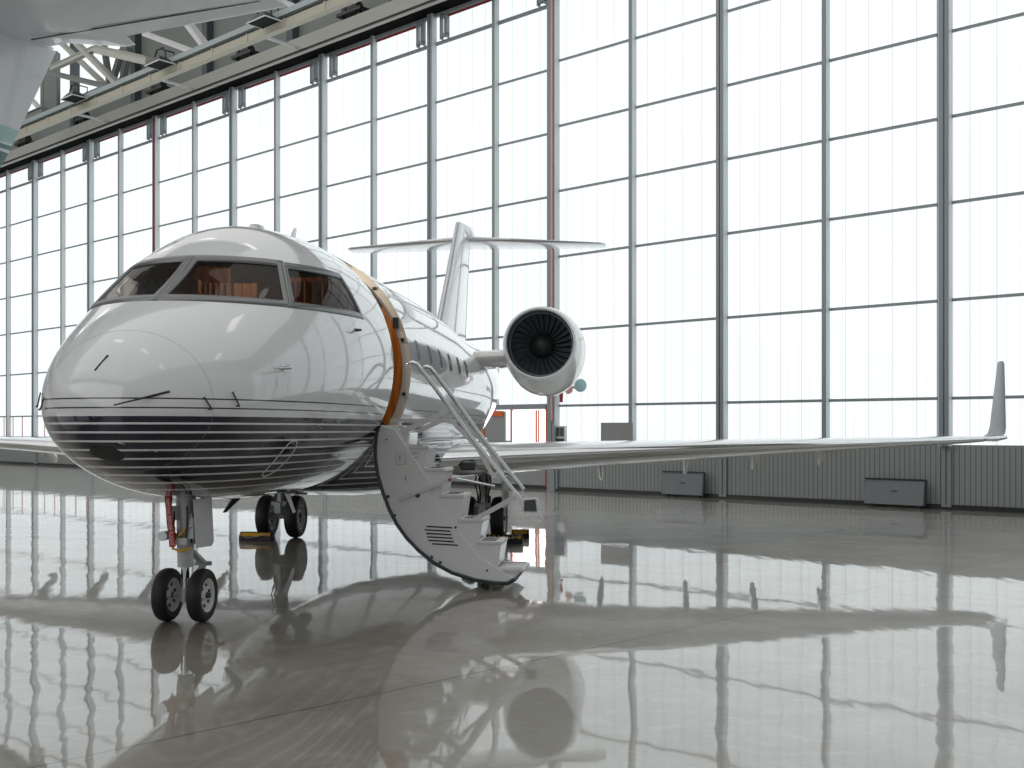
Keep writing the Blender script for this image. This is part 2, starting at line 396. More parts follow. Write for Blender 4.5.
trim(member([(22, 122), (46, 112)], 20.6, 20.6, .5), 'beamgreen', 'grey tie at the foot of the truss by the tail')
trim(member([(30, 98), (46, 116)], 20.7, 20.7, .22), 'lightgrey', 'short pale strut by the tail fin edge')
# door drive units
proto = None
for i, t in enumerate((20.6, 26.6, 32.6, 38.9, 44.6)):
    lb = ['rightmost, above the tailplane side', 'fourth from the left', 'third from left, below middle flood lamp', 'second from the left', 'leftmost, next to the tail fin stripes'][i]
    r_ = empty('door_drive_unit', wall_mx(t, .1, 14.95)); tag(r_, 'black drive unit on the guide beam, '+lb, 'door drive', 'drive units on the guide beam')
    s = MB(); s.box(-.6, .6, -.3, .3, .25, .35); s.box(-.45, -.35, -.2, -.1, 0, .25); s.box(.35, .45, -.2, -.1, 0, .25); s.build('base_plate', M['blackpaint'], r_)
    s = MB(); s.tube([(-.25, 0, .5), (.25, 0, .5)], .16); s.build('motor', M['blackpaint'], r_, True)
    s = MB(); s.box(.33, .52, -.15, .15, .35, .72); s.build('gearbox', M['blackpaint'], r_, bevel=.02)
# hangers between channel and beam
for i, t in enumerate((16.5, 23.0, 29.5, 36.0)):
    s = MB(); s.box(-.04, .04, 0, 2.0, .0, .08); s.box(-.05, .05, 1.9, 2.0, -.05, .45); s.box(.0, .5, 1.8, 1.9, .0, .08)
    o = s.build('hanger_bracket', M['lightgrey'], mx=wall_mx(t, oc+.14, 14.55))
    tag(o, 'white bracket between cable channel and guide beam, '+['nearest the engine', 'above the cockpit roof', 'right of the middle flood lamp', 'leftmost, over the red post'][i], 'bracket', 'brackets beside the cable channel')
# flood lamps
def flood(x, y, D, rz, label):
    p = wpt(x, y, D)
    r_ = empty('flood_lamp', loc=p); r_.rotation_euler = (0, 0, rz); tag(r_, label, 'flood lamp', 'flood lamps under the roof')
    s = MB()
    top = [(-.30, -.2, .10), (.30, -.2, .10), (.30, .2, .10), (-.30, .2, .10)]; bot = [(-.48, -.30, -.06), (.48, -.30, -.06), (.48, .30, -.06), (-.48, .30, -.06)]
    cap = [(-.16, -.12, .20), (.16, -.12, .20), (.16, .12, .20), (-.16, .12, .20)]
    s.loft([bot, top, cap]); s.build('housing', M['blackpaint'], r_, bevel=.01)
    s = MB(); 
    for a, b in (((-.49, -.31), (.49, -.31)), ((.49, -.31), (.49, .31)), ((.49, .31), (-.49, .31)), ((-.49, .31), (-.49, -.31))):
        s.bar((*a, -.07), (*b, -.07), .03)
    s.build('lens_rim', M['lightgrey'], r_)
    s = MB(); s.box(-.46, .46, -.28, .28, -.075, -.062); s.build('lens', M['lensblack'], r_)
    s = MB(); s.tube([(-.40, 0, 0), (-.34, 0, .30), (-.2, 0, .50), (.2, 0, .50), (.34, 0, .30), (.40, 0, 0)], .03); s.tube([(0, 0, .5), (0, .55, .5), (0, .5, 14.77-p.z)], .025); s.box(-.12, .12, .4, .6, 14.765-p.z, 14.79-p.z); s.build('yoke', M['blackpaint'], r_, True)
flood(74, 97, 20.0, R(-42), 'black flood lamp hanging by its yoke in front of the high window, leftmost of three')
flood(160, 63, 20.0, R(-42), 'black flood lamp with white rim under the truss, middle of the three')
flood(264, 20, 20.0, R(-42), 'black flood lamp with white rim at the top of the picture, rightmost of three')

# wicket door in the foot of the leaf behind the engine
wk = empty('door_14', wall_mx(12.5, .36)); tag(wk, 'orange framed personnel door with bright glass below the engine', 'door', kind='structure')
s = MB(); 
for (a, b, z0, z1) in ((.07, .12, 1.15, 2.28), (1.37, 1.42, 1.15, 2.28), (.36, .39, 1.15, 2.2), (.46, .49, 1.15, 2.2)):
    s = MB(); s.box(a, b, -.11, -.06, z0, z1); s.build('orange_jamb', M['orange'], wk)
s = MB(); s.box(.49, 1.37, -.07, -.05, 1.15, 2.2); s.box(.12, .36, -.07, -.05, 1.15, 2.2); s.build('bright_pane', M['doorglass'], wk)
s = MB(); s.box(.12, 1.37, -.08, -.045, .1, 1.15); s.build('lower_leaf', M['greypanel'], wk)
s = MB(); s.box(1.65, 2.44, -.10, -.05, .1, 2.18); s.build('grey_leaf', M['greypanel'], wk)
s = MB(); s.box(.06, .12, -.11, -.06, .05, 1.15); s.build('dark_jamb', M['redpaint'], wk)
s = MB(); s.box(2.44, 2.62, -.13, -.05, 1.2, 2.2); s.box(1.7, 2.44, -.13, -.10, 2.05, 2.2); s.build('orange_post', M['orange'], wk)
s = MB(); s.box(.1, 4.6, -.14, -.04, 2.24, 2.38); s.build('door_head', M['steelframe'], wk)

# things on and against the wall
r_ = empty('electrical_box', wall_mx(11.62, -.12, 1.34)); tag(r_, 'grey electrical box with dark front on the wall below the engine', 'electrical box')
s = MB(); s.box(0, .32, -.02, .1, 0, .42); s.build('housing', M['lightgrey'], r_, bevel=.01)
s = MB(); s.box(.03, .15, -.04, -.02, .14, .38); s.box(.18, .29, -.04, -.02, .14, .38); s.build('dark_cover', M['mulldark'], r_)
s = MB(); s.box(.02, .3, -.05, -.02, .0, .08); s.build('terminal_strip', M['blackpaint'], r_)
s = MB(); s.box(-.30, .70, -.0, .03, 1.34, 1.84)
tag(s.build('notice_board', M['greypanel'], mx=wall_mx(9.58, -.30)), 'plain grey rectangular board behind the mullion above the wing root', 'board')
r_ = empty('alarm_bell', wall_mx(11.0, -.45, 2.78)); tag(r_, 'round alarm bell with pale pink and blue faces beside the engine', 'alarm bell')
s = MB(); s.lathe([(0, 0), (0, .14), (.05, .17), (.11, .17), (.13, .12), (.13, 0)], (-.12, 0, .04), (-.9, -.45, 0), 32); s.build('blue_disc', M['aqua'], r_, True)
s = MB(); s.lathe([(0, 0), (0, .13), (.05, .16), (.1, .16), (.12, .1), (.12, 0)], (.14, -.02, -.02), (.4, -.9, 0), 32); s.build('pink_disc', M['pink'], r_, True)
s = MB(); s.box(0, .2, .0, .4, -.03, .03); s.build('wall_arm', M['steelframe'], r_)
s = MB(); s.tube([(0, 0, 0), (0, 0, .32)], [.045, .06]); s.tube([(0, 0, .32), (0, 0, .38)], [.06, .03])
tag(s.build('call_point', M['redpaint'], mx=wall_mx(11.75, -.12, 2.4), smooth=True), 'small dark red cylinder on the wall right of the grey column', 'call point')
s = MB(); s.lathe([(0, 0), (0, .14), (.05, .16), (.08, .12), (.1, 0)], (0, 0, 0), (0, -1, 0), 28)
tag(s.build('wall_vent', M['lightgrey'], mx=wall_mx(11.75, -.05, .98), smooth=True), 'round pale cover on the grey base panel under the wing root', 'vent cover')
def slab(t, w, z1, label):
    r_ = empty('slate_panel', wall_mx(t, -.30)); tag(r_, label, 'panel', 'panels leaning on the door base')
    s = MB(); s.add([(0, 0, .06), (w, 0, .06), (w, .07, z1), (0, .07, z1), (0, .04, .06), (w, .04, .06), (w, .11, z1), (0, .11, z1)],
                    [(0, 1, 2, 3), (7, 6, 5, 4), (0, 4, 5, 1), (3, 2, 6, 7), (0, 3, 7, 4), (1, 5, 6, 2)]); s.build('board', M['slab'], r_, bevel=.01)
    s = MB(); s.bar((0, -.01, .06), (0, .06, z1), .045); s.bar((0, .06, z1), (w, .06, z1), .03); s.build('black_edge', M['blackpaint'], r_)
    s = MB(); s.box(.1, .2, 0, .08, 0, .06); s.box(w-.2, w-.1, 0, .08, 0, .06); s.build('foot', M['black'], r_)
    s = MB(); s.tube([(w/2-.06, .04, .36), (w/2-.06, .01, .36), (w/2+.06, .01, .36), (w/2+.06, .04, .36)], .008); s.build('handle', M['blackpaint'], r_)
slab(1.86, 1.32, .60, 'dark slate panel leaning on the door base below the outer wing')
slab(7.20, 1.2, .62, 'dark slate panel leaning on the door base under the middle of the wing')
# rest of hall
def plane_wall(name, a, b, z0, z1, m, label):
    s = MB(); a = Vector(a); b = Vector(b); n = (b-a).normalized().cross(Vector((0, 0, 1)))*.2
    s.add([a+n*0+Vector((0, 0, z)) for z in (z0, z1)]+[b+Vector((0, 0, z)) for z in (z0, z1)]+[a+n+Vector((0, 0, z)) for z in (z0, z1)]+[b+n+Vector((0, 0, z)) for z in (z0, z1)],
          [(0, 2, 3, 1), (4, 5, 7, 6), (0, 1, 5, 4), (2, 6, 7, 3), (1, 3, 7, 5), (0, 4, 6, 2)])
    return tag(s.build(name, M[m]), label, 'wall', kind='structure')
cr = P0+D_*(-14.4)+N_*.3; cl = P0+D_*55.4+N_*.7
br = cr-N_*46; bl = cl-N_*46
plane_wall('wall_east', cr, br, 0, 21, 'wall', 'pale clad end wall on the right, outside the picture')
plane_wall('wall_south', br, bl, 0, 21, 'wall', 'pale clad wall behind the camera')
plane_wall('wall_west', bl, cl, 0, 21, 'wall', 'pale clad end wall on the left, outside the picture')
s = MB(); s.add([tuple(p+Vector((0, 0, 21))) for p in (cr+N_*2-D_*2, br-N_*2-D_*2, bl-N_*2+D_*2, cl+N_*2+D_*2)], [(0, 1, 2, 3)])
tag(s.build('ceiling', M['ceil']), 'pale hangar roof deck', 'ceiling', kind='structure')
for i in range(7):  # unseen glowing lamps added to light the hall
    for j in range(3):
        p = cr+D_*(6+i*9.5)-N_*(9+j*13)
        r_ = empty('fill_lamp', Matrix.Translation((p.x, p.y, 20.2)) @ wall_mx(0).to_3x3().to_4x4()); tag(r_, 'added fill lamp high in the hangar, outside the picture', 'fill lamp', 'added fill lamps')
        s = MB(); s.box(-1.6, 1.6, -.5, .5, 0, .12); s.build('housing', M['lightgrey'], r_)
        s = MB(); s.box(-1.5, 1.5, -.42, .42, -.02, 0); s.build('diffuser', M['lamp'], r_)
        s = MB(); s.box(-1.2, -1.15, 0, .05, .12, .8); s.box(1.15, 1.2, 0, .05, .12, .8); s.build('hanger', M['lightgrey'], r_)

# ================================================================= BUSINESS JET
AL = R(6.73)
jet = empty('business_jet', loc=(-2.82, 9.27, 0)); jet.rotation_euler = (0, 0, -AL)
tag(jet, 'white business jet with navy striped belly and open airstair, parked on the glossy floor', 'airplane')

def interp(K, x):
    xs = [k[0] for k in K]; ys = [k[1] for k in K]; n = len(xs)
    if x <= xs[0]: return ys[0]
    if x >= xs[-1]: return ys[-1]
    h = [xs[i+1]-xs[i] for i in range(n-1)]; d = [(ys[i+1]-ys[i])/h[i] for i in range(n-1)]
    m = [0]*n; m[0] = d[0]; m[-1] = d[-1]
    for i in range(1, n-1):
        if d[i-1]*d[i] <= 0: m[i] = 0
        else:
            w1 = 2*h[i]+h[i-1]; w2 = h[i]+2*h[i-1]; m[i] = (w1+w2)/(w1/d[i-1]+w2/d[i])
    for i in range(n-1):
        if x <= xs[i+1]:
            t = (x-xs[i])/h[i]
            return (1+2*t)*(1-t)**2*ys[i]+t*(1-t)**2*h[i]*m[i]+t*t*(3-2*t)*ys[i+1]+t*t*(t-1)*h[i]*m[i+1]
A0 = -1.40
KW = [(0, 0), (.25, .34), (.5, .60), (.8, .87), (1.05, 1.06), (1.3, 1.21), (1.6, 1.32), (1.87, 1.345), (3.2, 1.345), (3.6, 1.2), (4.1, .7), (4.3, .25)]
KT = [(0, 1.81), (.25, 2.09), (.5, 2.33), (.8, 2.60), (1.0, 2.80), (1.12, 2.95), (1.25, 3.16), (1.4, 3.41), (1.6, 3.625), (1.85, 3.69), (2.2, 3.69), (2.9, 3.66), (3.3, 3.50), (3.7, 3.5), (4.1, 3.35), (4.3, 3.1)]
KB = [(0, 1.81), (.25, 1.57), (.5, 1.39), (.8, 1.21), (1.05, 1.10), (1.3, 1.035), (1.6, .995), (1.87, .985), (3.3, .985), (3.7, 1.45), (4.1, 2.4), (4.3, 2.9)]
KC = [(0, 1.81), (.5, 1.82), (.8, 1.88), (1.05, 1.98), (1.6, 2.2), (1.87, 2.3), (2.2, 2.325), (3.35, 2.325), (4.3, 3.0)]
_c = {}
def sect(a):
    k = round(a, 5)
    if k not in _c:
        s = math.sqrt(max(0, a-A0)); w = interp(KW, s); zt = interp(KT, s); zb = interp(KB, s); zc = min(max(interp(KC, s), zb), zt)
        _c[k] = (w, zt, zb, zc)
    return _c[k]
def S(a, th, off=0):
    w, zt, zb, zc = sect(a); c, sn = math.cos(th), math.sin(th)
    w = max(w+off, .002); u = max(zt-zc+off, .002); d = max(zc-zb+off, .002)
    return (w*c, a, zc+(u if sn > 0 else d)*sn)
# cockpit windows described by azimuth about (0, 2.2) and height
AC = 2.2
def azz(p): return (math.atan2(p[0], AC-p[1]), p[2])
def inside(b, a, z):
    if a <= A0: return False
    w, zt, zb, zc = sect(a); h = (zt-zc) if z > zc else (zc-zb)
    if w < 1e-4 or h < 1e-4: return False
    return (b/w)**2+((z-zc)/h)**2 < 1
def onhull(phi, z, off=0):
    lo, hi = 0., 4.5; dx, dy = math.sin(phi), -math.cos(phi)
    for _ in range(34):
        m = (lo+hi)/2
        if inside(dx*m, AC+dy*m, z): lo = m
        else: hi = m
    def P(o): return Vector((dx*lo, AC+dy*lo, z))
    p = Vector((dx*lo, AC+dy*lo, z))
    if off:
        w, zt, zb, zc = sect(p.y); h = (zt-zc) if z > zc else (zc-zb)
        e = .01; w2, t2, b2, c2 = sect(p.y+e); h2 = (t2-c2) if z > c2 else (c2-b2)
        f0 = (p.x/w)**2+((z-zc)/h)**2; f1 = (p.x/w2)**2+((z-c2)/h2)**2
        n = Vector((2*p.x/w**2, (f1-f0)/e, 2*(z-zc)/h**2)).normalized(); p = p+n*off
    return p
LW = [azz(p) for p in ((.060, .119, 3.129), (.684, .407, 3.117), (.857, .073, 2.759), (.055, -.479, 2.753))]
SW = [azz(p) for p in ((.752, .465, 3.103), (1.025, 1.261, 3.116), (1.214, 1.238, 2.777), (.917, .161, 2.757))]
mir = lambda W: [(-p, z) for p, z in W][::-1]
WINS = [('left_windshield', LW), ('right_windshield', mir(LW)), ('left_side_window', SW), ('right_side_window', mir(SW))]
def poly_off(W, d):
    P = [Vector((p*2.1, z)) for p, z in W]; n = len(P); area = sum(P[i].x*P[(i+1) % n].y-P[(i+1) % n].x*P[i].y for i in range(n)); sg = 1 if area > 0 else -1
    out = []
    for i in range(n):
        a, b, c = P[i-1], P[i], P[(i+1) % n]; e1 = (b-a).normalized(); e2 = (c-b).normalized()
        n1 = Vector((e1.y, -e1.x))*sg; n2 = Vector((e2.y, -e2.x))*sg; m = (n1+n2); m = m/m.length
        q = b+m*d/max(m.dot(n1), .4); out.append((q.x/2.1, q.y))
    return out
def inpoly(W, x, y):
    r_ = False; n = len(W)
    for i in range(n):
        (x1, y1), (x2, y2) = W[i], W[(i+1) % n]
        if (y1 > y) != (y2 > y) and x < (x2-x1)*(y-y1)/(y2-y1)+x1: r_ = not r_
    return r_
HOLE = [poly_off(W, .022) for _, W in WINS]
DA0, DA1, DT0, DT1 = 2.12, 2.98, -30, 60
# cabin windows: centre a, both sides
CABW = [3.45, 4.18, 4.90, 5.60, 6.33, 7.0]
def hull(name, m, off, a_start, a_end, parent, flip=False):
    rows = []
    s = 0
    smax = math.sqrt(a_end-A0); s0 = math.sqrt(max(a_start-A0, 0))
    N = 90
    rows = [A0+(s0+(smax-s0)*i/N)**2 for i in range(N+1)]
    rows = [a for a in rows if not (-.7 < a < 1.5)]
    rows += [-.7+.02*i for i in range(111)]
    rows = [a for a in rows if a_start <= a <= a_end and abs(a-DA0) > .03 and abs(a-DA1) > .03]+[DA0, DA1]
    rows = sorted(set(round(a, 4) for a in rows))
    cols = [1.2*k for k in range(-75, 225)]
    ct = [R(c) for c in cols]; n = len(ct)
    V = [S(a, t, off) for a in rows for t in ct]; Fc = []
    for i in range(len(rows)-1):
        am = (rows[i]+rows[i+1])/2
        for k in range(n):
            k2 = (k+1) % n; tm = cols[k]+.6
            if DA0 < am < DA1 and DT0 < tm < DT1: continue
            if -.75 < am < 1.5:
                p = S(am, R(tm), 0)
                if 2.6 < p[2] < 3.25:
                    ph, z = azz(p)
                    if any(inpoly(H, ph, z) for H in HOLE): continue
            Fc.append((i*n+k, i*n+k2, (i+1)*n+k2, (i+1)*n+k))
    mb = MB(); mb.v = V; mb.f = Fc
    if a_end > 16: mb.f.append(tuple((len(rows)-1)*n+k for k in range(n)))
    me = bpy.data.meshes.new(name); me.from_pydata(mb.v, [], mb.f); me.update()
    o = bpy.data.objects.new(name, me); C.objects.link(o); me.materials.append(m); o.parent = parent
    me.polygons.foreach_set('use_smooth', [True]*len(me.polygons)); return o
fus = hull('fuselage', M['livery'], 0, A0, 17.05, jet)
hull('cabin_lining', M['lining'], -.07, -.9, 9.0, jet)

# windshield frames & panes
for nm, W in WINS:
    for kind in ('f', 'g'):
        O = poly_off(W, .058); seg = 14; mb = MB()
        if kind == 'f':
            n4 = 4; outer = []; inner = []
            for i in range(4):
                for j in range(seg):
                    t = j/seg
                    for L_, src in ((outer, O), (inner, W)):
                        a, b = src[i], src[(i+1) % 4]; L_.append((a[0]+(b[0]-a[0])*t, a[1]+(b[1]-a[1])*t))
            rings = [[onhull(*p, -.02) for p in inner], [onhull(*p, .007) for p in inner],
                     [onhull((p[0]*.5+q[0]*.5), (p[1]*.5+q[1]*.5), .008) for p, q in zip(inner, outer)], [onhull(*p, .005) for p in outer], [onhull(*p, -.008) for p in outer]]
            mb.loft(rings, False); fo = mb.build('windshield_frame', M['frame'], jet, 'all')
        else:
            g = 14; I = poly_off(W, .004)
            V = []
            for i in range(g+1):
                for j in range(g+1):
                    u, v = i/g, j/g
                    p = [(1-u)*(1-v)*I[0][k]+u*(1-v)*I[1][k]+u*v*I[2][k]+(1-u)*v*I[3][k] for k in (0, 1)]
                    V.append(onhull(*p, -.006))
            mb.add(V, [(i*(g+1)+j, i*(g+1)+j+1, (i+1)*(g+1)+j+1, (i+1)*(g+1)+j) for i in range(g) for j in range(g)])
            mb.build('windshield' if 'shield' in nm else 'cockpit_side_window', M['glass'], jet, 'all')
# radome seam, wipers, probes
def surf_tube(pts, r, off, m, name, parent=jet):
    mb = MB(); P = []
    for a, k in pts:
        P.append(S(a, R(k), off))
    mb.tube(P, r, 8); return mb.build(name, m, parent, True)
mb = MB(); P = [S(-1.05, R(3*k), .0002) for k in range(121)]; mb.tube(P, .0009, 5, False); mb.build('radome_seam', M['greypanel'], jet, True)
for k0, nm in ((108.6, 'nose_strip'),):
    mb = MB(); mb.tube([S(-1.332, R(108.6), .006), S(-1.267, R(95.5), .006)], .007, 8); mb.build('nose_strip', M['blackpaint'], jet, True)
def probe(p, q, r=.008, nm='pitot_probe', m='blackpaint', foot=True):
    mb = MB(); p = Vector(p); q = Vector(q); mb.tube([p, q], [r*1.3, r*.7], 8)
    if foot: mb.tube([p, Vector((p.x*.93, p.y+.02, p.z))], [r*1.2, r*2.2], 8)
    return mb.build(nm, M[m], jet, True)
# long pitot wands reaching forward from the nose flanks, and a thin metal strip below
probe((.437, -1.268, 1.935), (.12, -1.50, 1.83), .0075)
mb = MB(); mb.tube([S(-1.20, R(-56), .004), S(-1.33, R(-80), .004)], .006, 8); mb.build('nose_strip', M['alu'], jet, True)
for (x0, a0, z0, z1) in ((.625, -1.115, 1.90, 1.815), (.775, -.918, 1.90, 1.81)):
    for sd in (1, -1):
        mb = MB(); p = S(a0, R(8), .012); q = S(a0+.03, R(-2), .03); p = (p[0]*sd, p[1], p[2]); q = (q[0]*sd, q[1], q[2]); mb.tube([p, q], .006, 8); mb.tube([q, (q[0]-.01*sd, q[1]-.03, q[2])], .008, 8); mb.build('angle_of_attack_probe', M['blackpaint'], jet, True)
mb = MB(); mb.lathe([(0, .03), (.012, .026), (.014, 0)], S(-.384, R(13.2), 0), (1, -.35, .2), 24); p = Vector(S(-.384, R(13.2), .02)); mb.tube([p, p+Vector((.05, -.02, .0)), p+Vector((-.02, -.20, -.015))], [.02, .016, .006], 10); mb.build('ice_detector_probe', M['alu'], jet, True)
mb = MB(); p = Vector(S(.95, R(17), .005)); mb.tube([p, p+Vector((.05, -.01, 0)), p+Vector((.02, -.13, 0))], [.014, .012, .004], 8); mb.build('side_probe', M['blackpaint'], jet, True)
# oval access panel outline in the navy area + small oval hatch
def loop_on(c, da, dk, n=40, rot=0.):
    P = []
    for i in range(n):
        t = 2*PI*i/n; ex = 2.6
        u = math.copysign(abs(math.cos(t))**(2/ex), math.cos(t)); v = math.copysign(abs(math.sin(t))**(2/ex), math.sin(t))
        P.append(S(c[0]+da*u+rot*v, R(c[1]+dk*v), .003))
    return P+[P[0]]
mb = MB(); mb.tube(loop_on((-.02, -41), .10, 12, rot=-.04), .0045, 6, False); mb.build('access_panel_outline', M['white'], jet, True)
mb = MB(); mb.loft([loop_on((-1.25, 262), .055*q, 16*q)[:-1] for q in (1, .75, .5, .25, .02)], False); mb.build('ventral_hatch', M['blackpaint'], jet)
mb = MB(); mb.loft([[S(1.25+.12*math.cos(t)*q, R(82+3*math.sin(t)*q), o_) for t in [2*PI*i/20 for i in range(20)]] for q, o_ in ((1, 0), (.85, .025), (.4, .035))]); mb.build('roof_blister', M['white'], jet, True)
mb = MB(); c = Vector(S(2.2, R(80), 0)); mb.loft([[c+Vector((.012*math.sin(t)*q, .09*math.cos(t)*q+sh, hh)) for t in [2*PI*i/16 for i in range(16)]] for q, sh, hh in ((1, 0, -.03), (.8, .04, .08), (.45, .09, .14))]); mb.build('blade_antenna', M['white'], jet, True)
mb = MB(); mb.loft([[Vector((-.22+.045*math.sin(t)*q-sx, 1.8+.09*math.cos(t)*q, zz)) for t in [2*PI*i/16 for i in range(16)]] for q, sx, zz in ((1, -.02, 1.02), (.95, .03, .93), (.6, .09, .86), (.4, .14, .80))]); mb.build('belly_antenna', M['blackpaint'], jet, True)

# cabin windows
for a in CABW:
    for sd in (1, -1):
        mb = MB(); P = []; Q = []
        for i in range(28):
            t = 2*PI*i/28; u = math.copysign(abs(math.cos(t))**.7, math.cos(t)); v = math.copysign(abs(math.sin(t))**.7, math.sin(t))
            for L_, f, o_ in ((P, 1, .004), (Q, 1.07, .002)):
                x = S(a+.11*u*f, R(10.5+5.2*v*f), o_); L_.append((x[0]*sd, x[1], x[2]))
        mb.add(P, [tuple(range(28))]); w = mb.build('cabin_window', M['winglass'], jet)
        mb = MB(); mb.loft([P, Q], False); mb.build('window_surround', M['lightgrey'], w, True)

# ---- door opening: reveal, bulkheads, vestibule
mb = MB(); n = 40; depth = -.10
th = [DT0+(DT1-DT0)*i/n for i in range(n+1)]
for a in (DA0, DA1):
    mb.loft([[S(a, R(t), .001) for t in th], [S(a, R(t), depth) for t in th]], False, False)
for t in (DT0, DT1):
    mb.loft([[S(DA0+(DA1-DA0)*i/6, R(t), .001) for i in range(7)], [S(DA0+(DA1-DA0)*i/6, R(t), depth) for i in range(7)]], False, False)
jb = mb.build('door_jamb', M['jamb'], jet, True)
mb = MB()
for k in (8, 20, 33):
    t = R(th[k]); p = Vector(S(DA1-.004, t, -.05)); mb.box(p.x-.018, p.x+.018, p.y-.02, p.y, p.z-.018, p.z+.018)
p = Vector(S(DA1-.004, R(th[24]), -.06)); mb.box(p.x-.03, p.x+.03, p.y-.03, p.y, p.z-.06, p.z+.06)
mb.build('latch_fitting', M['blackpaint'], jb)
def bulk(a, th0, th1, r0, r1, m, nm, thick=.02):
    mb = MB(); n = 30; T = [th0+(th1-th0)*i/n for i in range(n+1)]
    for aa in (a, a+thick): mb.loft([[S(aa, R(t), r0) for t in T], [S(aa, R(t), r1) for t in T]], False, False)
    mb.loft([[S(a, R(t), r1) for t in T], [S(a+thick, R(t), r1) for t in T]], False, False)
    return mb.build(nm, m, jet, True)
bulk(DA1-.03, -30, 34, -.095, -.55, M['wood'], 'wood_bulkhead')
bulk(DA1-.03, 34, 62, -.095, -.40, M['lining'], 'upper_bulkhead')
mb = MB(); mb.box(-1.05, 1.05, 1.9, 4.2, 1.58, 1.62); mb.build('vestibule_floor', M['lining'], jet)
mb = MB(); mb.box(-1.15, -.25, 1.62, 1.68, 1.6, 3.4); mb.box(.3, 1.0, 1.70, 1.76, 1.6, 3.2); mb.build('cockpit_bulkhead', M['wood'], jet)
# cockpit
mb = MB()
mb.loft([[(-.95, .42, z), (.95, .42, z), (.80, .05, z+.0), (.0, -.35, z), (-.80, .05, z)] for z in (2.35, 2.66)]); mb.build('glareshield', M['blackpaint'], jet, bevel=.02)
for sx in (-.42, .42):
    mb = MB(); mb.box(sx-.24, sx+.24, .95, 1.07, 2.0, 2.85); mb.box(sx-.24, sx+.24, .5, 1.0, 1.95, 2.1); st = mb.build('pilot_seat', M['leather'], jet, bevel=.05)
    mb = MB(); mb.box(sx-.14, sx+.14, .95, 1.06, 2.88, 3.10); mb.build('headrest', M['leather'], st, bevel=.04)
    mb = MB(); mb.bar((sx-.18, .92, 2.82), (sx+.1, .9, 2.3), .05, .01); mb.bar((sx+.18, .92, 2.82), (sx-.1, .9, 2.3), .05, .01); mb.build('harness', M['jamb'], st)
for x0, x1, nm in ((-.80, -.2, 0), (-.2, .82, 1)):
    mb = MB(); n_ = 60; mb.loft([[(x0+(x1-x0)*k/n_, 1.52+.035*math.sin(k*1.15)-.1*abs(x0+(x1-x0)*k/n_), z) for k in range(n_+1)] for z in (1.9, 3.12)], False, False); mb.build('curtain', M['leather'], jet, True)
mb = MB(); mb.box(-.12, .12, .35, 1.2, 1.9, 2.35); mb.build('centre_console', M['blackpaint'], jet, bevel=.02)
mb = MB(); mb.box(-.3, .3, .55, 1.4, 3.32, 3.36); mb.build('overhead_panel', M['blackpaint'], jet)
mb = MB(); mb.box(.55, .75, 1.5, 1.6, 2.5, 2.9); mb.box(-.2, .15, 1.75, 1.8, 2.72, 3.0); mb.build('cockpit_wood_panel', M['wood'], jet)

# ---- belly fairing
mb = MB(); rings = []
for a, w, zb in ((2.55, .25, .985), (2.8, .52, .955), (3.2, .85, .915), (3.7, 1.15, .87), (4.4, 1.40, .82), (5.2, 1.47, .80), (8.2, 1.47, .81), (9.2, 1.25, .86), (10.2, .8, .95), (10.8, .3, .99)):
    rg = []
    zt = 1.15+.35*(w-.25)/1.2
    for k in range(48):
        t = 2*PI*k/48; c, s_ = math.cos(t), math.sin(t); e = .75
        x = w*math.copysign(abs(c)**e, c); z = zt+(zt-zb)*math.copysign(abs(s_)**e, s_) if s_ < 0 else zt+.08*abs(s_)**e
        rg.append((x, a, z))
    rings.append(rg)
mb.loft(rings); mb.build('belly_fairing', M['livery'], jet, True)

# ---- lifting surfaces
def foil(n=22):
    up = []
    for i in range(n+1):
        x = (1-math.cos(PI*i/n))/2; y = 5*(.2969*math.sqrt(x)-.126*x-.3516*x*x+.2843*x**3-.1015*x**4); up.append((x, y))
    return up
FO = foil()
def ring_h(b, le, te, zc, th, inc=0.0, x0=0., x1=1., blow=1.0, low=1.0):
    c = te-le; pts = []
    for x, y in [p for p in FO if x0 <= p[0] <= x1]: pts.append((b, le+x*c, zc+y*th*low+inc*(.3-x)*c))
    for x, y in [p for p in FO if x0 <= p[0] <= x1][::-1][(1 if x1 >= 1 else 0):(-1 if x0 <= 0 else None)]: pts.append((b, le+x*c, zc-y*th*blow+inc*(.3-x)*c))
    return pts
WST = [(1.0, 4.35, 8.85, 1.22, .50), (1.45, 4.68, 8.9, 1.235, .48), (2.2, 5.15, 8.97, 1.265, .43), (3.2, 5.75, 9.1, 1.305, .37), (6, 7.4, 9.8, 1.40, .25), (9.2, 9.26, 10.6, 1.49, .13), (9.55, 9.50, 10.72, 1.50, .10)]
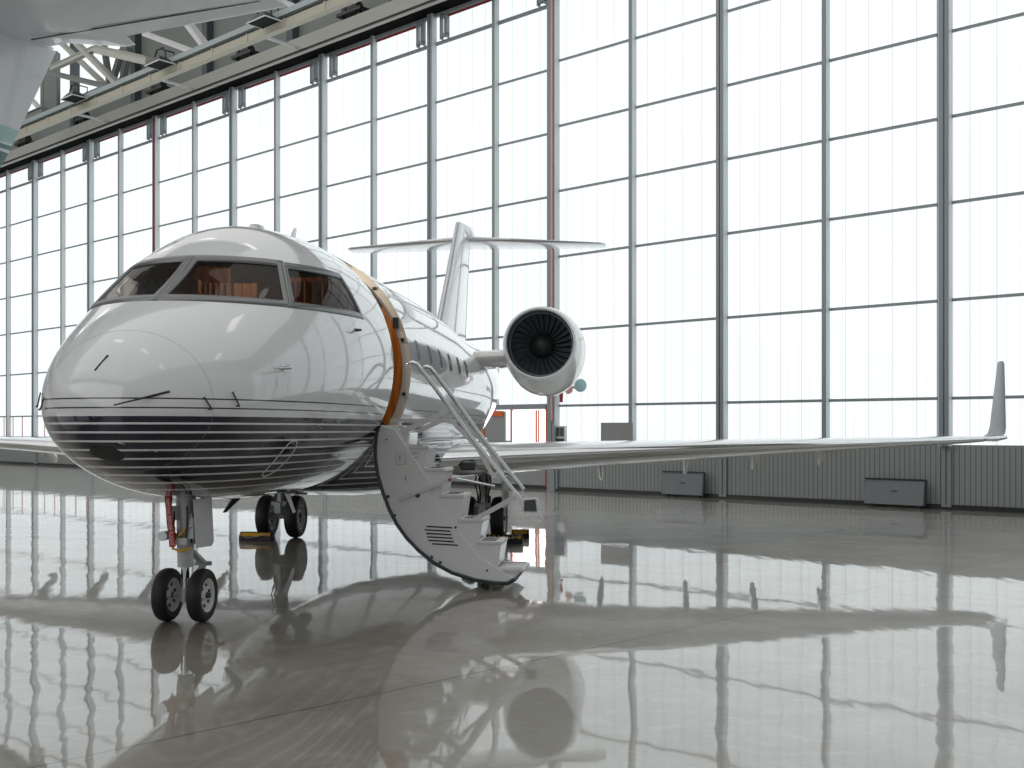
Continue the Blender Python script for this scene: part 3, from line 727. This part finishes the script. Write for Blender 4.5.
for sd in (1, -1):
    nm = 'left_wing' if sd > 0 else 'right_wing'
    def mr(rg): return [(p[0]*sd, p[1], p[2]) for p in rg]
    mb = MB(); mb.loft([mr(ring_h(b, le, te, z, th, .02)) for b, le, te, z, th in WST]); wg = mb.build('wing', M['white'], jet, True)
    mb = MB(); mb.loft([mr([p for p in ring_h(b, le-.006, te, z, th*1.012+.004, .02, 0, .045)]) for b, le, te, z, th in WST], True); mb.build('leading_edge', M['chrome'], wg, True)
    # winglet
    mb = MB(); rings = []
    for (bx, z0, le, te, th) in ((9.50, 1.505, 9.48, 10.70, .09), (9.68, 1.51, 9.56, 10.70, .08), (9.82, 1.53, 9.66, 10.68, .075), (9.90, 1.59, 9.74, 10.64, .07), (9.93, 1.70, 9.80, 10.62, .065), (10.0, 2.3, 10.05, 10.62, .05), (10.05, 2.78, 10.24, 10.60, .035), (10.055, 2.83, 10.32, 10.58, .02)):
        hz = max(0, min(1, (z0-1.505)/.1))   # 0 = flat like the wing, 1 = upright
        rings.append([(sd*(bx+s1*y*th*hz), le+x*(te-le), z0+s1*y*th*(1-hz)) for s1, L_ in ((1, FO), (-1, FO[::-1][1:-1])) for x, y in L_])
    mb.loft(rings); wl = mb.build('winglet', M['winglet'], wg, True)
    mb = MB(); mb.tube([(sd*9.5, 9.48, 1.50), (sd*9.72, 9.60, 1.51), (sd*9.93, 9.78, 1.53)], [.035, .05, .03], 12); mb.build('navigation_light', M['chrome'], wg, True)
    # flap track fairings
    for b, ln in ((3.27, 1.0), (4.66, .9), (5.8, .8), (6.95, .7)):
        te = 9.1+(b-3.2)*.25; z = 1.30+(b-3.2)*.03
        mb = MB(); rings = []
        for f, w, zd, hh in ((0, .01, -.06, .02), (.15, .045, -.10, .07), (.45, .055, -.19, .12), (.75, .05, -.30, .13), (.93, .04, -.37, .08), (1.0, .015, -.41, .03)):
            rings.append([(sd*b+w*math.cos(t), te-ln*.85+ln*f, z+1.15*zd*(1-.08*(b-3.2))+hh*math.sin(t)) for t in [2*PI*k/14 for k in range(14)]])
        mb.loft(rings); mb.build('flap_track_fairing', M['white'], wg, True)
    # landing light window in the root
    mb = MB(); mb.box(*(sorted((sd*1.60, sd*1.80))), 4.78, 4.92, 1.13, 1.25); mb.build('landing_light', M['cabinglass'], wg, bevel=.02)
    # slots on underside
    mb = MB()
    for k in range(6): mb.box(*(sorted((sd*(2.4+.22*k), sd*(2.5+.22*k)))), 6.6+.12*k, 6.63+.12*k, .95+.02*k+.09, 1.02+.02*k+.12)
    # engine
    eb = 2.3*sd; ez = 3.05
    def circ(a, rx, ru, rd, cx=0, n=48): return [(eb+cx+rx*math.cos(2*PI*k/n), a, ez+(ru if math.sin(2*PI*k/n) > 0 else rd)*math.sin(2*PI*k/n)) for k in range(n)]
    mb = MB(); mb.loft([circ(8.46, .60, .60, .615), circ(8.6, .632, .62, .66), (circ(8.9, .665, .64, .76)), circ(9.3, .68, .645, .82), circ(9.8, .68, .645, .82), circ(10.6, .63, .60, .72), circ(11.4, .52, .50, .55), circ(11.9, .42, .42, .42), circ(11.9, .38, .38, .38), circ(11.2, .36, .36, .36), circ(11.2, .01, .01, .01)], False)
    nc = mb.build('engine_nacelle', M['nacelle'], jet, 'all')
    mb = MB(); mb.loft([circ(8.46, .601, .601, .617), circ(8.39, .588, .588, .598), circ(8.355, .565, .565, .57), circ(8.36, .552, .552, .552), circ(8.39, .542, .542, .542), circ(8.42, .538, .538, .538)], False); mb.build('intake_lip', M['chrome'] if False else M['white'], nc, 'all')
    mb = MB(); mb.loft([circ(8.41, .539, .539, .539), circ(8.7, .528, .528, .528), circ(9.0, .53, .53, .53), circ(9.06, .53, .53, .53)], False); mb.build('intake_duct', M['duct'], nc, 'all')
    mb = MB(); mb.tube(circ(8.62, .513, .513, .513)+[circ(8.62, .513, .513, .513)[0]], .006, 6, False); mb.build('duct_ring', M['alu'], nc, 'all')
    mb = MB(); mb.loft([circ(9.06, .53, .53, .53), circ(9.07, .01, .01, .01)], False); mb.build('fan_backplate', M['blackpaint'], nc)
    mb = MB(); mb.lathe([(0, .002), (.02, .07), (.10, .16), (.18, .215), (.26, .22)], (eb, 8.66, ez), (0, 1, 0), 32); mb.build('spinner', M['blackpaint'], nc, True)
    mb = MB()
    for k in range(28):
        t = 2*PI*k/28; u = Vector((math.cos(t), 0, math.sin(t))); w = Vector((-math.sin(t), 0, math.cos(t))); o = Vector((eb, 8.86, ez)); V = []
        for i in range(5):
            f = i/4; r_ = .20+(.515-.20)*f; ang = R(25+30*f); cw = .045+.018*f
            dv = w*math.cos(ang*.9)*0 + (w*math.sin(ang)+Vector((0, 1, 0))*math.cos(ang))*cw
            V += [o+u*r_-dv+w*.05*f*f, o+u*r_+dv+w*.05*f*f]
        mb.add(V, [(2*i, 2*i+1, 2*i+3, 2*i+2) for i in range(4)])
    mb.build('fan_blades', M['blade'], nc, 'all')
    # pylon
    mb = MB(); rings = []
    for x in (1.0, 1.35, 1.7):
        rings.append([(sd*x, 8.75+q*2.6, 2.86+.04*(x-1.2)+y*.30) for q, y in FO]+[(sd*x, 8.75+q*2.6, 2.86+.04*(x-1.2)-y*.30) for q, y in FO[::-1][1:-1]])
    mb.loft(rings); mb.build('engine_pylon', M['nacelle'], jet, True)
# ---- fin and tailplane
def vfin(sts, m, nm):
    mb = MB(); mb.loft([[(y*th, le+x*(te-le), z) for x, y in FO]+[(-y*th, le+x*(te-le), z) for x, y in FO[::-1][1:-1]] for z, le, te, th in sts]); return mb.build(nm, m, jet, True)
fin = vfin([(3.2, 11.2, 15.1, .36), (3.9, 12.0, 15.2, .32), (4.8, 12.85, 15.45, .27), (5.7, 13.65, 15.7, .22), (6.15, 14.08, 15.82, .20)], M['white'], 'tail_fin')
mb = MB(); mb.loft([[(y*th*1.02+.001, le-.005+x*(te-le), z) for x, y in FO if x <= .05]+[(-y*th*1.02-.001, le-.005+x*(te-le), z) for x, y in FO[::-1] if x <= .05] for z, le, te, th in ((3.6, 11.65, 15.15, .34), (3.9, 12.0, 15.2, .32), (4.8, 12.85, 15.45, .27), (5.7, 13.65, 15.7, .22), (6.15, 14.08, 15.82, .20))]); mb.build('fin_leading_edge', M['alu'], fin, True)
mb = MB(); rings = []
for f, r_ in ((0, .01), (.08, .07), (.25, .13), (.5, .15), (.8, .10), (1, .02)): rings.append([(r_*math.cos(t)*1.1, 14.0+2.5*f, 6.05+.12*f+r_*1.2*math.sin(t)) for t in [2*PI*k/20 for k in range(20)]])
mb.loft(rings); mb.build('bullet_fairing', M['white'], fin, True)
for sd in (1, -1):
    mb = MB(); mb.loft([[(p[0]*sd, p[1], p[2]) for p in ring_h(b, le, te, z, th)] for b, le, te, z, th in ((.03, 14.75, 16.4, 5.93, .16), (1.5, 15.5, 16.75, 5.97, .12), (3.0, 16.3, 17.1, 6.02, .07), (3.12, 16.5, 17.05, 6.03, .03))]); tp = mb.build('tailplane', M['white'], jet, True)
    mb = MB(); mb.loft([[(p[0]*sd, p[1], p[2]) for p in ring_h(b, le-.005, te, z, th*1.02+.003, 0, 0, .05)] for b, le, te, z, th in ((.1, 14.8, 16.4, 5.93, .16), (1.5, 15.5, 16.75, 5.97, .12), (3.0, 16.3, 17.1, 6.02, .07))]); mb.build('tailplane_leading_edge', M['alu'], tp, True)

# ---- airstair door
st = empty('airstair_door', parent=jet)
ARC = [(1.20, 1.70), (1.172, 1.6), (1.16, 1.48), (1.16, 1.35), (1.185, 1.18), (1.235, 1.01), (1.30, .84), (1.38, .68), (1.49, .53), (1.62, .40), (1.78, .275), (1.96, .18), (2.2, .108), (2.4, .08), (2.54, .078), (2.61, .12)]
STEPS = [(1.475, 1.45, 1.70, 1.657, 1.24), (1.24, 1.657, 1.868, 1.845, .968), (.968, 1.845, 2.068, 2.037, .715), (.715, 2.037, 2.273, 2.235, .484), (.484, 2.235, 2.465, 2.434, .235)]
def bz(a): return lambda b, z: (b, a, z)
prof = ARC[::1]+[(2.68, .19), (2.69, .235)]
for z, b0, b1, b2, z2 in STEPS[::-1]: prof += [(b2, z2), (b1, z)]
prof += [(1.45, 1.475), (1.42, 1.62), (1.36, 1.70)]
for a in (2.145, 2.60):
    mb = MB(); mb.prism(prof, bz(a), bz(a+.03)); mb.build('stringer', M['stairgrey'], st, bevel=.004)
for a in (2.12, 2.935):
    mb = MB(); mb.prism(ARC+[(2.246, .337), (1.735, .975), (1.752, 1.075), (1.36, 1.66)], bz(a), bz(a+.025)); mb.build('side_plate', M['stairgrey'], st, bevel=.006)
mb = MB(); n = len(ARC)
def offs(P, d):
    out = []
    for i, p in enumerate(P):
        q = P[max(i-1, 0)]; r_ = P[min(i+1, len(P)-1)]; t = Vector((r_[0]-q[0], r_[1]-q[1])).normalized(); out.append((p[0]+t.y*d, p[1]-t.x*d))
    return out
AO = offs(ARC, -.035) if offs(ARC, .035)[3][0] > ARC[3][0] else offs(ARC, .035)
mb.loft([[(b, a, z) for b, z in ARC]+[(b, a, z) for b, z in AO[::-1]] for a in (2.15, 2.955)], True); mb.build('outer_skin', M['navy'], st, True)
mb = MB(); mb.tube([(b, 2.112, z) for b, z in ARC], .013, 8); mb.build('edge_seal', M['mulldark'], st, True)
for i, (z, b0, b1, b2, z2) in enumerate(STEPS):
    mb = MB(); mb.prism([(b0-.02, z-.02), (b0-.02, z+.012), (b1+.015, z+.012), (b1+.02, z-.02)], bz(2.135), bz(2.64)); sp = mb.build('step_tread', M['lightgrey'], st, bevel=.004)
    mb = MB(); mb.prism([(b1+.012, z-.01), (b1-.008, z-.01), (b2-.012, z2+.01), (b2+.008, z2+.01)], bz(2.14), bz(2.635)); mb.build('riser', M['white'], st)
    mb = MB()
    for k in range(6): mb.box(b0+.03+.025*k, b0+.042+.025*k, 2.2, 2.6, z+.012, z+.015)
    mb.build('grip_strips', M['black'], st)
mb = MB(); mb.prism([(2.40, .185), (2.40, .218), (2.715, .218), (2.715, .185)], bz(2.13), bz(2.70)); sp = mb.build('step_tread', M['lightgrey'], st, bevel=.004)
mb = MB(); mb.prism([(2.62, .12), (2.62, .20), (2.70, .20)], bz(2.16), bz(2.2)); mb.prism([(2.62, .12), (2.62, .20), (2.70, .20)], bz(2.62), bz(2.66)); mb.build('bracket', M['blackpaint'], st)
mb = MB(); mb.prism([(1.36, 1.47), (1.36, 1.66), (1.44, 1.70), (1.50, 1.62), (1.49, 1.475)], bz(2.2), bz(2.62)); mb.build('top_riser', M['white'], st, bevel=.01)
# louvres
mb = MB()
for k in range(6):
    z = .655-.036*k; b = 1.665+.012*k+(.03 if k in (0, 5) else 0)
    mb.prism([(b, z), (b+.27, z-.012), (b+.27, z-.026), (b, z-.014)], bz(2.1165), bz(2.123))
mb.build('louvre', M['blackpaint'], st)
mb = MB()
for b, z, r_ in ((1.285, .955, .02), (1.36, .76, .014), (1.75, .33, .016), (1.84, .275, .018), (1.27, 1.55, .010), (1.60, .97, .026), (2.33, .20, .012), (2.0, .64, .014)):
    mb.lathe([(0, 0), (0, r_), (.012, r_*.8), (.012, 0)], (b, 2.12, z), (0, -1, 0), 14)
mb.build('fastener', M['mulldark'], st, True)
mb = MB(); mb.box(1.41, 1.415, 2.115, 2.12, 1.33, 1.38); mb.box(1.47, 1.475, 2.115, 2.12, 1.12, 1.17)
for b0, b1, z0, z1 in ((1.37, 1.47, 1.29, 1.292), (1.37, 1.47, 1.41, 1.412), (1.37, 1.372, 1.29, 1.41), (1.47, 1.472, 1.29, 1.41)): mb.box(b0, b1, 2.1175, 2.12, z0, z1)
mb.box(1.52, 1.60, 2.142, 2.145, 1.405, 1.41); mb.box(1.52, 1.60, 2.142, 2.145, 1.36, 1.365)
mb.build('placard', M['mulldark'], st)
RAIL = [(1.47, 2.31), (1.495, 2.345), (1.541, 2.357), (1.59, 2.335), (1.64, 2.27), (1.9, 1.925), (2.152, 1.588), (2.4, 1.276), (2.625, .995)]
for a in (2.16, 2.90):
    mb = MB(); mb.tube([(b, a, z) for b, z in RAIL], .021, 12); hr = mb.build('handrail', M['chrome'], st, True)
    mb = MB(); mb.bar((2.078, a, .656), (2.631, a, .965), .022, .05); mb.build('support_arm', M['lightgrey'], st)
    mb = MB(); mb.bar((1.953, a, 1.743), (2.225, a, 1.464), .015, .04); mb.bar((2.225, a, 1.464), (2.40, a, 1.15), .015, .04); mb.build('link_bar', M['lightgrey'], st)
    mb = MB(); mb.bar((1.33, a, 1.585), (1.953, a, 1.868), .018, .05); mb.bar((1.30, a, 1.75), (1.95, a, 1.76), .014, .03); mb.build('scissor_arm', M['lightgrey'], st)
mb = MB(); mb.bar((1.403, 2.105, .93), (1.942, 2.12, 1.131), .018, .035); sa = mb.build('folding_strut', M['lightgrey'], st)
mb = MB(); mb.lathe([(0, 0), (0, .016), (.03, .016), (.03, 0)], (1.945, 2.11, 1.135), (0, -1, 0), 12); mb.build('red_knob', M['redpaint'], st, True)
mb = MB(); mb.tube([(1.945, 2.5, 1.13), (2.3, 2.9, 1.03)], .012); mb.build('cross_link', M['chrome'], st, True)
mb = MB(); mb.prism([(2.59, 1.01), (2.70, .80), (2.72, .79), (2.75, .80), (2.85, .80), (2.90, .72), (2.915, .725), (2.865, .93), (2.84, .955), (2.70, .94), (2.62, 1.03)], bz(2.14), bz(2.20)); fp = mb.build('rail_end_bracket', M['white'], st, bevel=.006)
mb = MB(); mb.prism([(2.71, .815), (2.715, .925), (2.83, .935), (2.845, .815)], bz(2.128), bz(2.14)); mb.build('grip_pad', M['mulldark'], st)
mb = MB(); mb.box(2.27, 2.33, 2.2, 2.28, 0, .12); mb.tube([(2.30, 2.16, .035), (2.30, 2.32, .035)], .035, 14); mb.build('ground_roller', M['black'], st, True)

# ---- landing gear
def wheel(parent, c, r, w, rimr, ax=(1, 0, 0), face=1):
    x = Vector(ax); prof = []
    for i in range(13):
        t = -PI/2+PI*i/12; prof.append((w/2*math.sin(t)*1.0, r-(w*.42)*(1-math.cos(t)**.6 if abs(math.cos(t)) > 1e-6 else 1)))
    prof = [(-w*.42, rimr)]+[(p[0], max(p[1], rimr)) for p in prof]+[(w*.42, rimr)]
    mb = MB(); mb.lathe(prof, c, ax, 48); ty = mb.build('tyre', M['black'], parent, True)
    mb = MB(); mb.lathe([(-w*.42, rimr), (-w*.36, rimr*.9), (-w*.2, rimr*.8), (-w*.15, rimr*.35), (-w*.32, rimr*.25), (-w*.34, 0)], c, ax, 32)
    mb.lathe([(w*.42, rimr), (w*.36, rimr*.9), (w*.2, rimr*.8), (w*.15, rimr*.35), (w*.32, rimr*.25), (w*.34, 0)], c, ax, 32); mb.build('wheel_rim', M['rim'], parent, True)
    mb = MB(); c = Vector(c)
    for k in range(6):
        t = 2*PI*k/6+.3; q = c+Vector((0, math.cos(t)*rimr*.62, math.sin(t)*rimr*.62))
        for sg in (1, -1): mb.lathe([(0, rimr*.11), (.012, rimr*.1), (.012, 0)], q+x*sg*w*.17, x*sg, 10)
    for sg in (1, -1): mb.lathe([(0, rimr*.2), (.03, rimr*.16), (.03, 0)], c+x*sg*w*.33, x*sg, 14)
    mb.build('hub_detail', M['mulldark'], parent, True)
# nose gear
mb = MB(); mb.tube([(0, .02, 1.12), (0, .02, .92), (0, .02, .72)], [.085, .08, .075], 20); mb.tube([(0, .02, .72), (0, .02, .67)], [.095, .095], 20)
mb.tube([(0, .01, .67), (0, .01, .47)], [.072, .066], 20); ng = mb.build('nose_gear', M['gearpaint'], jet, True)
mb = MB(); mb.tube([(0, .01, .48), (0, 0, .23)], .036, 16); mb.build('oleo_piston', M['chrome'], ng, True)
mb = MB(); mb.tube([(-.20, 0, .229), (.20, 0, .229)], .026, 12); mb.tube([(0, 0, .29), (0, 0, .17)], [.045, .04], 12); mb.build('axle', M['gearpaint'], ng, True)
for x in (-.155, .155): wheel(ng, (x, 0, .229), .229, .125, .145)
mb = MB(); mb.bar((.03, .06, .60), (.06, .26, .47), .07, .025); mb.bar((.06, .26, .47), (.03, .05, .27), .06, .025); mb.tube([(-.02, .26, .47), (.13, .26, .47)], .02, 8); mb.build('torque_link', M['gearpaint'], ng, True)
mb = MB()
for x in (-.15,): mb.lathe([(0, 0), (0, .042), (.10, .04), (.14, .02), (.14, 0)], (x-.02, -.08, .74), (0, 1, 0), 20); mb.tube([(x*.9, -.02, .74), (0, .02, .74)], .015, 8)
mb.build('taxi_light', M['alu'], ng, True)
mb = MB()
for i, (x, y) in enumerate(((-.11, -.02), (-.09, -.07), (.09, -.05), (.11, 0), (.06, -.09), (-.05, -.09))):
    zt = 1.08-.02*i; mb.tube([(x, y, zt), (x*1.1, y-.015, zt-.15), (x*.8, y-.02*(i % 2), zt-.27), (x*.9, y, .62+.03*i)], .009, 6)
mb.build('hydraulic_hoses', M['blackpaint'], ng, True)
mb = MB(); mb.box(-.10, -.04, -.10, -.05, .88, 1.0); mb.box(.05, .11, -.08, -.02, .72, .84); mb.box(-.06, .06, -.11, -.07, .67, .73); mb.tube([(-.09, -.06, .66), (-.09, -.06, .80)], .025, 10); mb.tube([(.08, -.04, .93), (.10, -.10, .82)], .022, 10); mb.build('gear_fitting', M['mulllight'], ng, True, bevel=.004)
mb = MB(); mb.tube([(.06, -.09, .82), (.0, -.10, .76), (-.06, -.09, .72)], .010, 6); mb.tube([(-.08, -.08, .64), (0, -.11, .615), (.09, -.08, .64)], .010, 6); mb.build('yellow_hose', M['yellow'], ng, True)
mb = MB(); mb.prism([(-.12, 1.06), (.26, 1.06), (.31, .66), (.26, .625), (-.06, .64)], lambda a, z: (.12, a, z), lambda a, z: (.135, a, z)); gd = mb.build('nose_gear_door', M['lightgrey'], jet, bevel=.004)
mb = MB(); mb.box(.112, .12, .10, .15, .76, .86); mb.box(.112, .12, .06, .22, .68, .69); mb.build('door_marking', M['blackpaint'], gd)
# main gears
for gx, nm in ((1.58, 'l'), (-1.56, 'r')):
    ga = 7.1; sg = 1 if gx > 0 else -1
    mb = MB(); mb.tube([(gx, ga+.05, 1.15), (gx, ga, .62)], [.085, .08], 18); mb.tube([(gx, ga, .66), (gx, ga-.02, .45)], [.11, .09], 18); mb.bar((gx, ga-.1, .48), (gx, ga+.12, .33), .13, .12); mg = mb.build('main_gear', M['gearpaint'], jet, True)
    mb = MB(); mb.tube([(gx-.24, ga, .327), (gx+.24, ga, .327)], .04, 12); mb.build('axle', M['gearpaint'], mg, True)
    for x in (-.225, .225): wheel(mg, (gx+x, ga, .327), .327, .20, .20)
    mb = MB()
    for i, x in enumerate((-.10, -.05, .05, .10)): mb.tube([(gx+x, ga-.06, 1.02), (gx+x*1.2, ga-.13, .85), (gx+x*.7, ga-.10, .65), (gx+x, ga-.09, .5)], .011, 6)
    mb.build('hydraulic_hoses', M['blackpaint'], mg, True)
    mb = MB(); mb.tube([(gx-.07, ga-.1, .92), (gx+.02, ga-.16, .86), (gx+.05, ga-.1, .74)], .014, 6); mb.build('orange_hose', M['redpaint'], mg, True)
    mb = MB(); mb.bar((gx, ga-.12, .56), (gx, ga-.10, .40), .20, .10, up=(1, 0, 0)); mb.tube([(gx-.12, ga-.12, .52), (gx+.12, ga-.12, .52)], .045, 12); mb.build('brake_fitting', M['mulllight'], mg, True)
    mb = MB()
    if gx > 0: mb.prism([(gx+.30, .96), (gx+.33, .96), (gx+.34, .5), (gx+.31, .5)], bz(ga-.3), bz(ga+.3))
    else:
        mb.prism([(gx+.10, .86), (gx+.20, .86), (gx+.335, .42), (gx+.30, .40), (gx+.22, .58)], bz(ga-.36), bz(ga-.34))
    mb.build('main_gear_door', M['white'], jet, bevel=.003)

# ---- streamer hanging beside the nose gear
def jw(b, a, z): 
    return Vector((-2.82+b*math.cos(AL)+a*math.sin(AL), 9.27-b*math.sin(AL)+a*math.cos(AL), z))
sr = empty('warning_streamer', loc=jw(-.09, -.15, 1.085)); sr.rotation_euler = (0, R(-6), -AL); tag(sr, 'red warning streamer with white lettering hanging beside the nose gear', 'streamer')
mb = MB(); P0s = [(0, 0), (.004, -.11), (-.006, -.22), (.003, -.33), (0, -.43)]
V = []
for y, z in P0s: V += [(-.028, y, z), (.028, y, z), (.028, y+.003, z), (-.028, y+.003, z)]
mb.loft([V[i*4:i*4+4] for i in range(5)]); mb.build('ribbon', M['red'], sr)
cu = bpy.data.curves.new('t', 'FONT'); cu.body = 'REMOVE BEFORE FLIGHT'; cu.size = .044; cu.align_x = 'CENTER'; cu.align_y = 'CENTER'; cu.extrude = .0005
to = bpy.data.objects.new('t', cu); C.objects.link(to); bpy.context.view_layer.update()
me = bpy.data.meshes.new_from_object(to); bpy.data.objects.remove(to)
lt = bpy.data.objects.new('lettering', me); C.objects.link(lt); me.materials.append(M['white']); lt.parent = sr
w_ = max(v.co.x for v in me.vertices)-min(v.co.x for v in me.vertices)
k_ = .40/w_
for v in me.vertices: v.co.x *= k_
# text runs down the ribbon: local x -> -z, local y -> +x, normal -> -y
lt.matrix_local = Matrix(((0, 1, 0, 0), (0, 0, -1, -.010), (-1, 0, 0, -.215), (0, 0, 0, 1)))
mb = MB(); mb.tube([(0, 0, 0), (.005, .01, .02)], .004, 6); mb.build('cord', M['red'], sr)

# ---- wheel chocks
def chock(x, y, w, rz, label, mk='yellow'):
    r_ = empty('wheel_chock', loc=(x, y, 0)); r_.rotation_euler = (0, 0, rz); tag(r_, label, 'wheel chock', 'wheel chocks at the main gears')
    mb = MB(); mb.prism([(-.09, 0), (.09, 0), (.075, .06), (.02, .13), (-.03, .13), (-.085, .06)], lambda b, z: (-w/2, b, z), lambda b, z: (w/2, b, z)); mb.build('rubber_block', M['black'], r_, bevel=.006)
    mb = MB(); f = lambda b, z, X: (X, b, z)
    mb.add([(-w/2+.02, -.0845, .072), (w/2-.02, -.0845, .072), (w/2-.02, -.046, .118), (-w/2+.02, -.046, .118)], [(0, 1, 2, 3)]); mb.build('yellow_face', M['yellow'], r_)
    mb = MB(); mb.tube([(-w/2+.04, -.10, .09), (-w*.2, -.115, .05), (w*.1, -.11, .07), (w/2-.05, -.10, .11)], .009, 6); mb.build('rope', M['greypanel'], r_)
    if mk == 'black':
        mb = MB(); 
        for k in range(7): mb.add([(-w/2+.05+.07*k, -.0865, .075), (-w/2+.09+.07*k, -.0865, .075), (-w/2+.075+.07*k, -.0470, .13), (-w/2+.035+.07*k, -.0470, .13)], [(0, 1, 2, 3)])
        mb.build('black_bars', M['black'], r_)
    return r_
chock(-3.81, 16.06, .50, -AL, 'black and yellow wheel chock in front of the far main wheels, below the nose')
chock(-.13, 15.66, .58, -AL, 'wide black and yellow wheel chock behind the airstair foot, nearest the stairs', 'black')
chock(.13, 16.45, .26, -AL, 'small yellow wheel chock just behind the wide one, right of the near main wheel')

# ================================================================= OTHER JET (tail at upper left)
oj = empty('parked_jet', loc=(0, 0, 0)); tag(oj, 'pale grey jet tail with teal fin stripes overhanging the upper left corner', 'airplane')
ax = Vector((.41, .912, 0)).normalized(); sxv = Vector((ax.y, -ax.x, 0)); TP = Vector((-5.45, 13.0, 0))
def tj(side, aft, z): p = TP+ax*aft+sxv*side; return (p.x, p.y, z)
mb = MB(); mb.loft([[tj(y*th, le+x*(te-le), z) for x, y in FO]+[tj(-y*th, le+x*(te-le), z) for x, y in FO[::-1][1:-1]] for z, le, te, th in ((2.9, -6.6, -2.0, .42), (4.75, -4.6, -.80, .34), (6.2, -3.0, -.08, .26))])
fo = mb.build('tail_fin', M['tail'], oj, True)
for sd in (1, -1):
    mb = MB(); sts = []
    for side, te, ch, th in ((0, -.2, 1.8, .26), (.33, -.18, 1.75, .25), (.85, .18, 1.98, .23), (1.0, .18, 1.93, .22), (1.1, -.08, 1.62, .21), (2.2, -.05, 1.35, .15), (3.35, -.03, .95, .09)):
        sts.append([tj(sd*side, te-ch+x*ch, 6.22+y*th*.9) for x, y in FO]+[tj(sd*side, te-ch+x*ch, 6.22-y*th*.9) for x, y in FO[::-1][1:-1]])
    mb.loft(sts); tp = mb.build('tailplane', M['tail'], oj, True)
    mb = MB(); mb.bar(tj(sd*.2, -.62, 6.135), tj(sd*3.2, -.33, 6.195), .012, .012); mb.build('elevator_gap', M['mulldark'], tp)
mb = MB(); mb.loft([[tj(.20*math.cos(t)*q, a, 6.22+.14*math.sin(t)*q) for t in [2*PI*k/16 for k in range(16)]] for a, q in ((-3.3, .1), (-2.9, .7), (-1.8, 1), (-1.0, .7), (-.3, .3), (-.12, .05))]); mb.build('bullet_fairing', M['tail'], oj, 'all')
mb = MB(); rings = []
for a, r_, z in ((-1.2, .10, 3.0), (-2.2, .32, 2.95), (-4, .75, 2.75), (-6.5, 1.15, 2.4), (-8, 1.25, 2.3), (-16, 1.25, 2.3), (-18, 1.05, 2.2), (-19.3, .6, 2.0), (-20, .05, 1.85)):
    rings.append([tj(r_*math.cos(t), a, z+r_*math.sin(t)) for t in [2*PI*k/40 for k in range(40)]])
mb.loft(rings); mb.build('fuselage', M['white'], oj, 'all')
for sd in (-1.5, 1.5):
    mb = MB(); p = Vector(tj(sd*.7, -9.5, 1.3)); q = Vector(tj(sd, -9.5, .33)); mb.tube([p, q], .08); g = mb.build('main_gear', M['gearpaint'], oj, True)
    mb = MB(); mb.lathe([(-.1, .15), (-.1, .3), (-.05, .33), (.05, .33), (.1, .3), (.1, .15)], q, sxv, 32); mb.build('tyre', M['black'], g, True)
mb = MB(); p = Vector(tj(0, -17.6, 1.3)); q = Vector(tj(0, -17.6, .23)); mb.tube([p, q], .06); g = mb.build('nose_gear', M['gearpaint'], oj, True)
mb = MB(); mb.lathe([(-.08, .1), (-.08, .2), (-.04, .23), (.04, .23), (.08, .2), (.08, .1)], q, sxv, 32); mb.build('tyre', M['black'], g, True)

# ================================================================= LIGHT, CAMERA
ld = bpy.data.lights.new('ceiling_fill', 'AREA'); ld.shape = 'RECTANGLE'; ld.size = 62; ld.size_y = 42; ld.energy = AMB*PI*62*42; ld.color = (1, .985, .97)  # unseen area light added under the roof as ambient fill
lo = bpy.data.objects.new('ceiling_fill', ld); C.objects.link(lo)
lo.matrix_world = wall_mx(20.5, -22.5, 19.9) @ Matrix.Rotation(PI, 4, 'X') @ Matrix.Rotation(PI, 4, 'X')

l2 = bpy.data.lights.new('south_daylight', 'AREA'); l2.shape = 'RECTANGLE'; l2.size = 60; l2.size_y = 15; l2.energy = SOUTH*PI*60*15; l2.color = (.98, .99, 1)
o2 = bpy.data.objects.new('south_daylight', l2); C.objects.link(o2)
o2.matrix_world = wall_mx(20.5, -45.0, 9.5) @ Matrix.Rotation(PI/2, 4, 'X')
for nm, p, e, c_ in (('cabin_fill', jw(.55, 2.55, 3.2), 8, (1, .86, .7)), ('cockpit_fill', jw(.1, 1.2, 3.2), 2.5, (1, .75, .5))):  # unseen point lights added to brighten the entry wood and cockpit
    l_ = bpy.data.lights.new(nm, 'POINT'); l_.energy = e; l_.color = c_; l_.shadow_soft_size = .06
    o_ = bpy.data.objects.new(nm, l_); C.objects.link(o_); o_.location = p
w = bpy.data.worlds.new('world'); bpy.context.scene.world = w; w.use_nodes = True
w.node_tree.nodes['Background'].inputs[0].default_value = (.8, .88, 1, 1); w.node_tree.nodes['Background'].inputs[1].default_value = .3
cam = bpy.data.cameras.new('camera'); co = bpy.data.objects.new('camera', cam); C.objects.link(co)
co.location = (0, 0, HC); co.rotation_euler = (R(90), 0, 0); cam.lens = 1075/1024*36; cam.sensor_width = 36; cam.shift_y = 46/1024
cam.clip_end = 300; cam.clip_start = .05
bpy.context.scene.camera = co
vs = bpy.context.scene.view_settings
bpy.context.scene.display_settings.display_device = 'sRGB'
vs.view_transform = 'Standard'; vs.look = 'None'; vs.exposure = .25; vs.gamma = 1; vs.use_curve_mapping = False
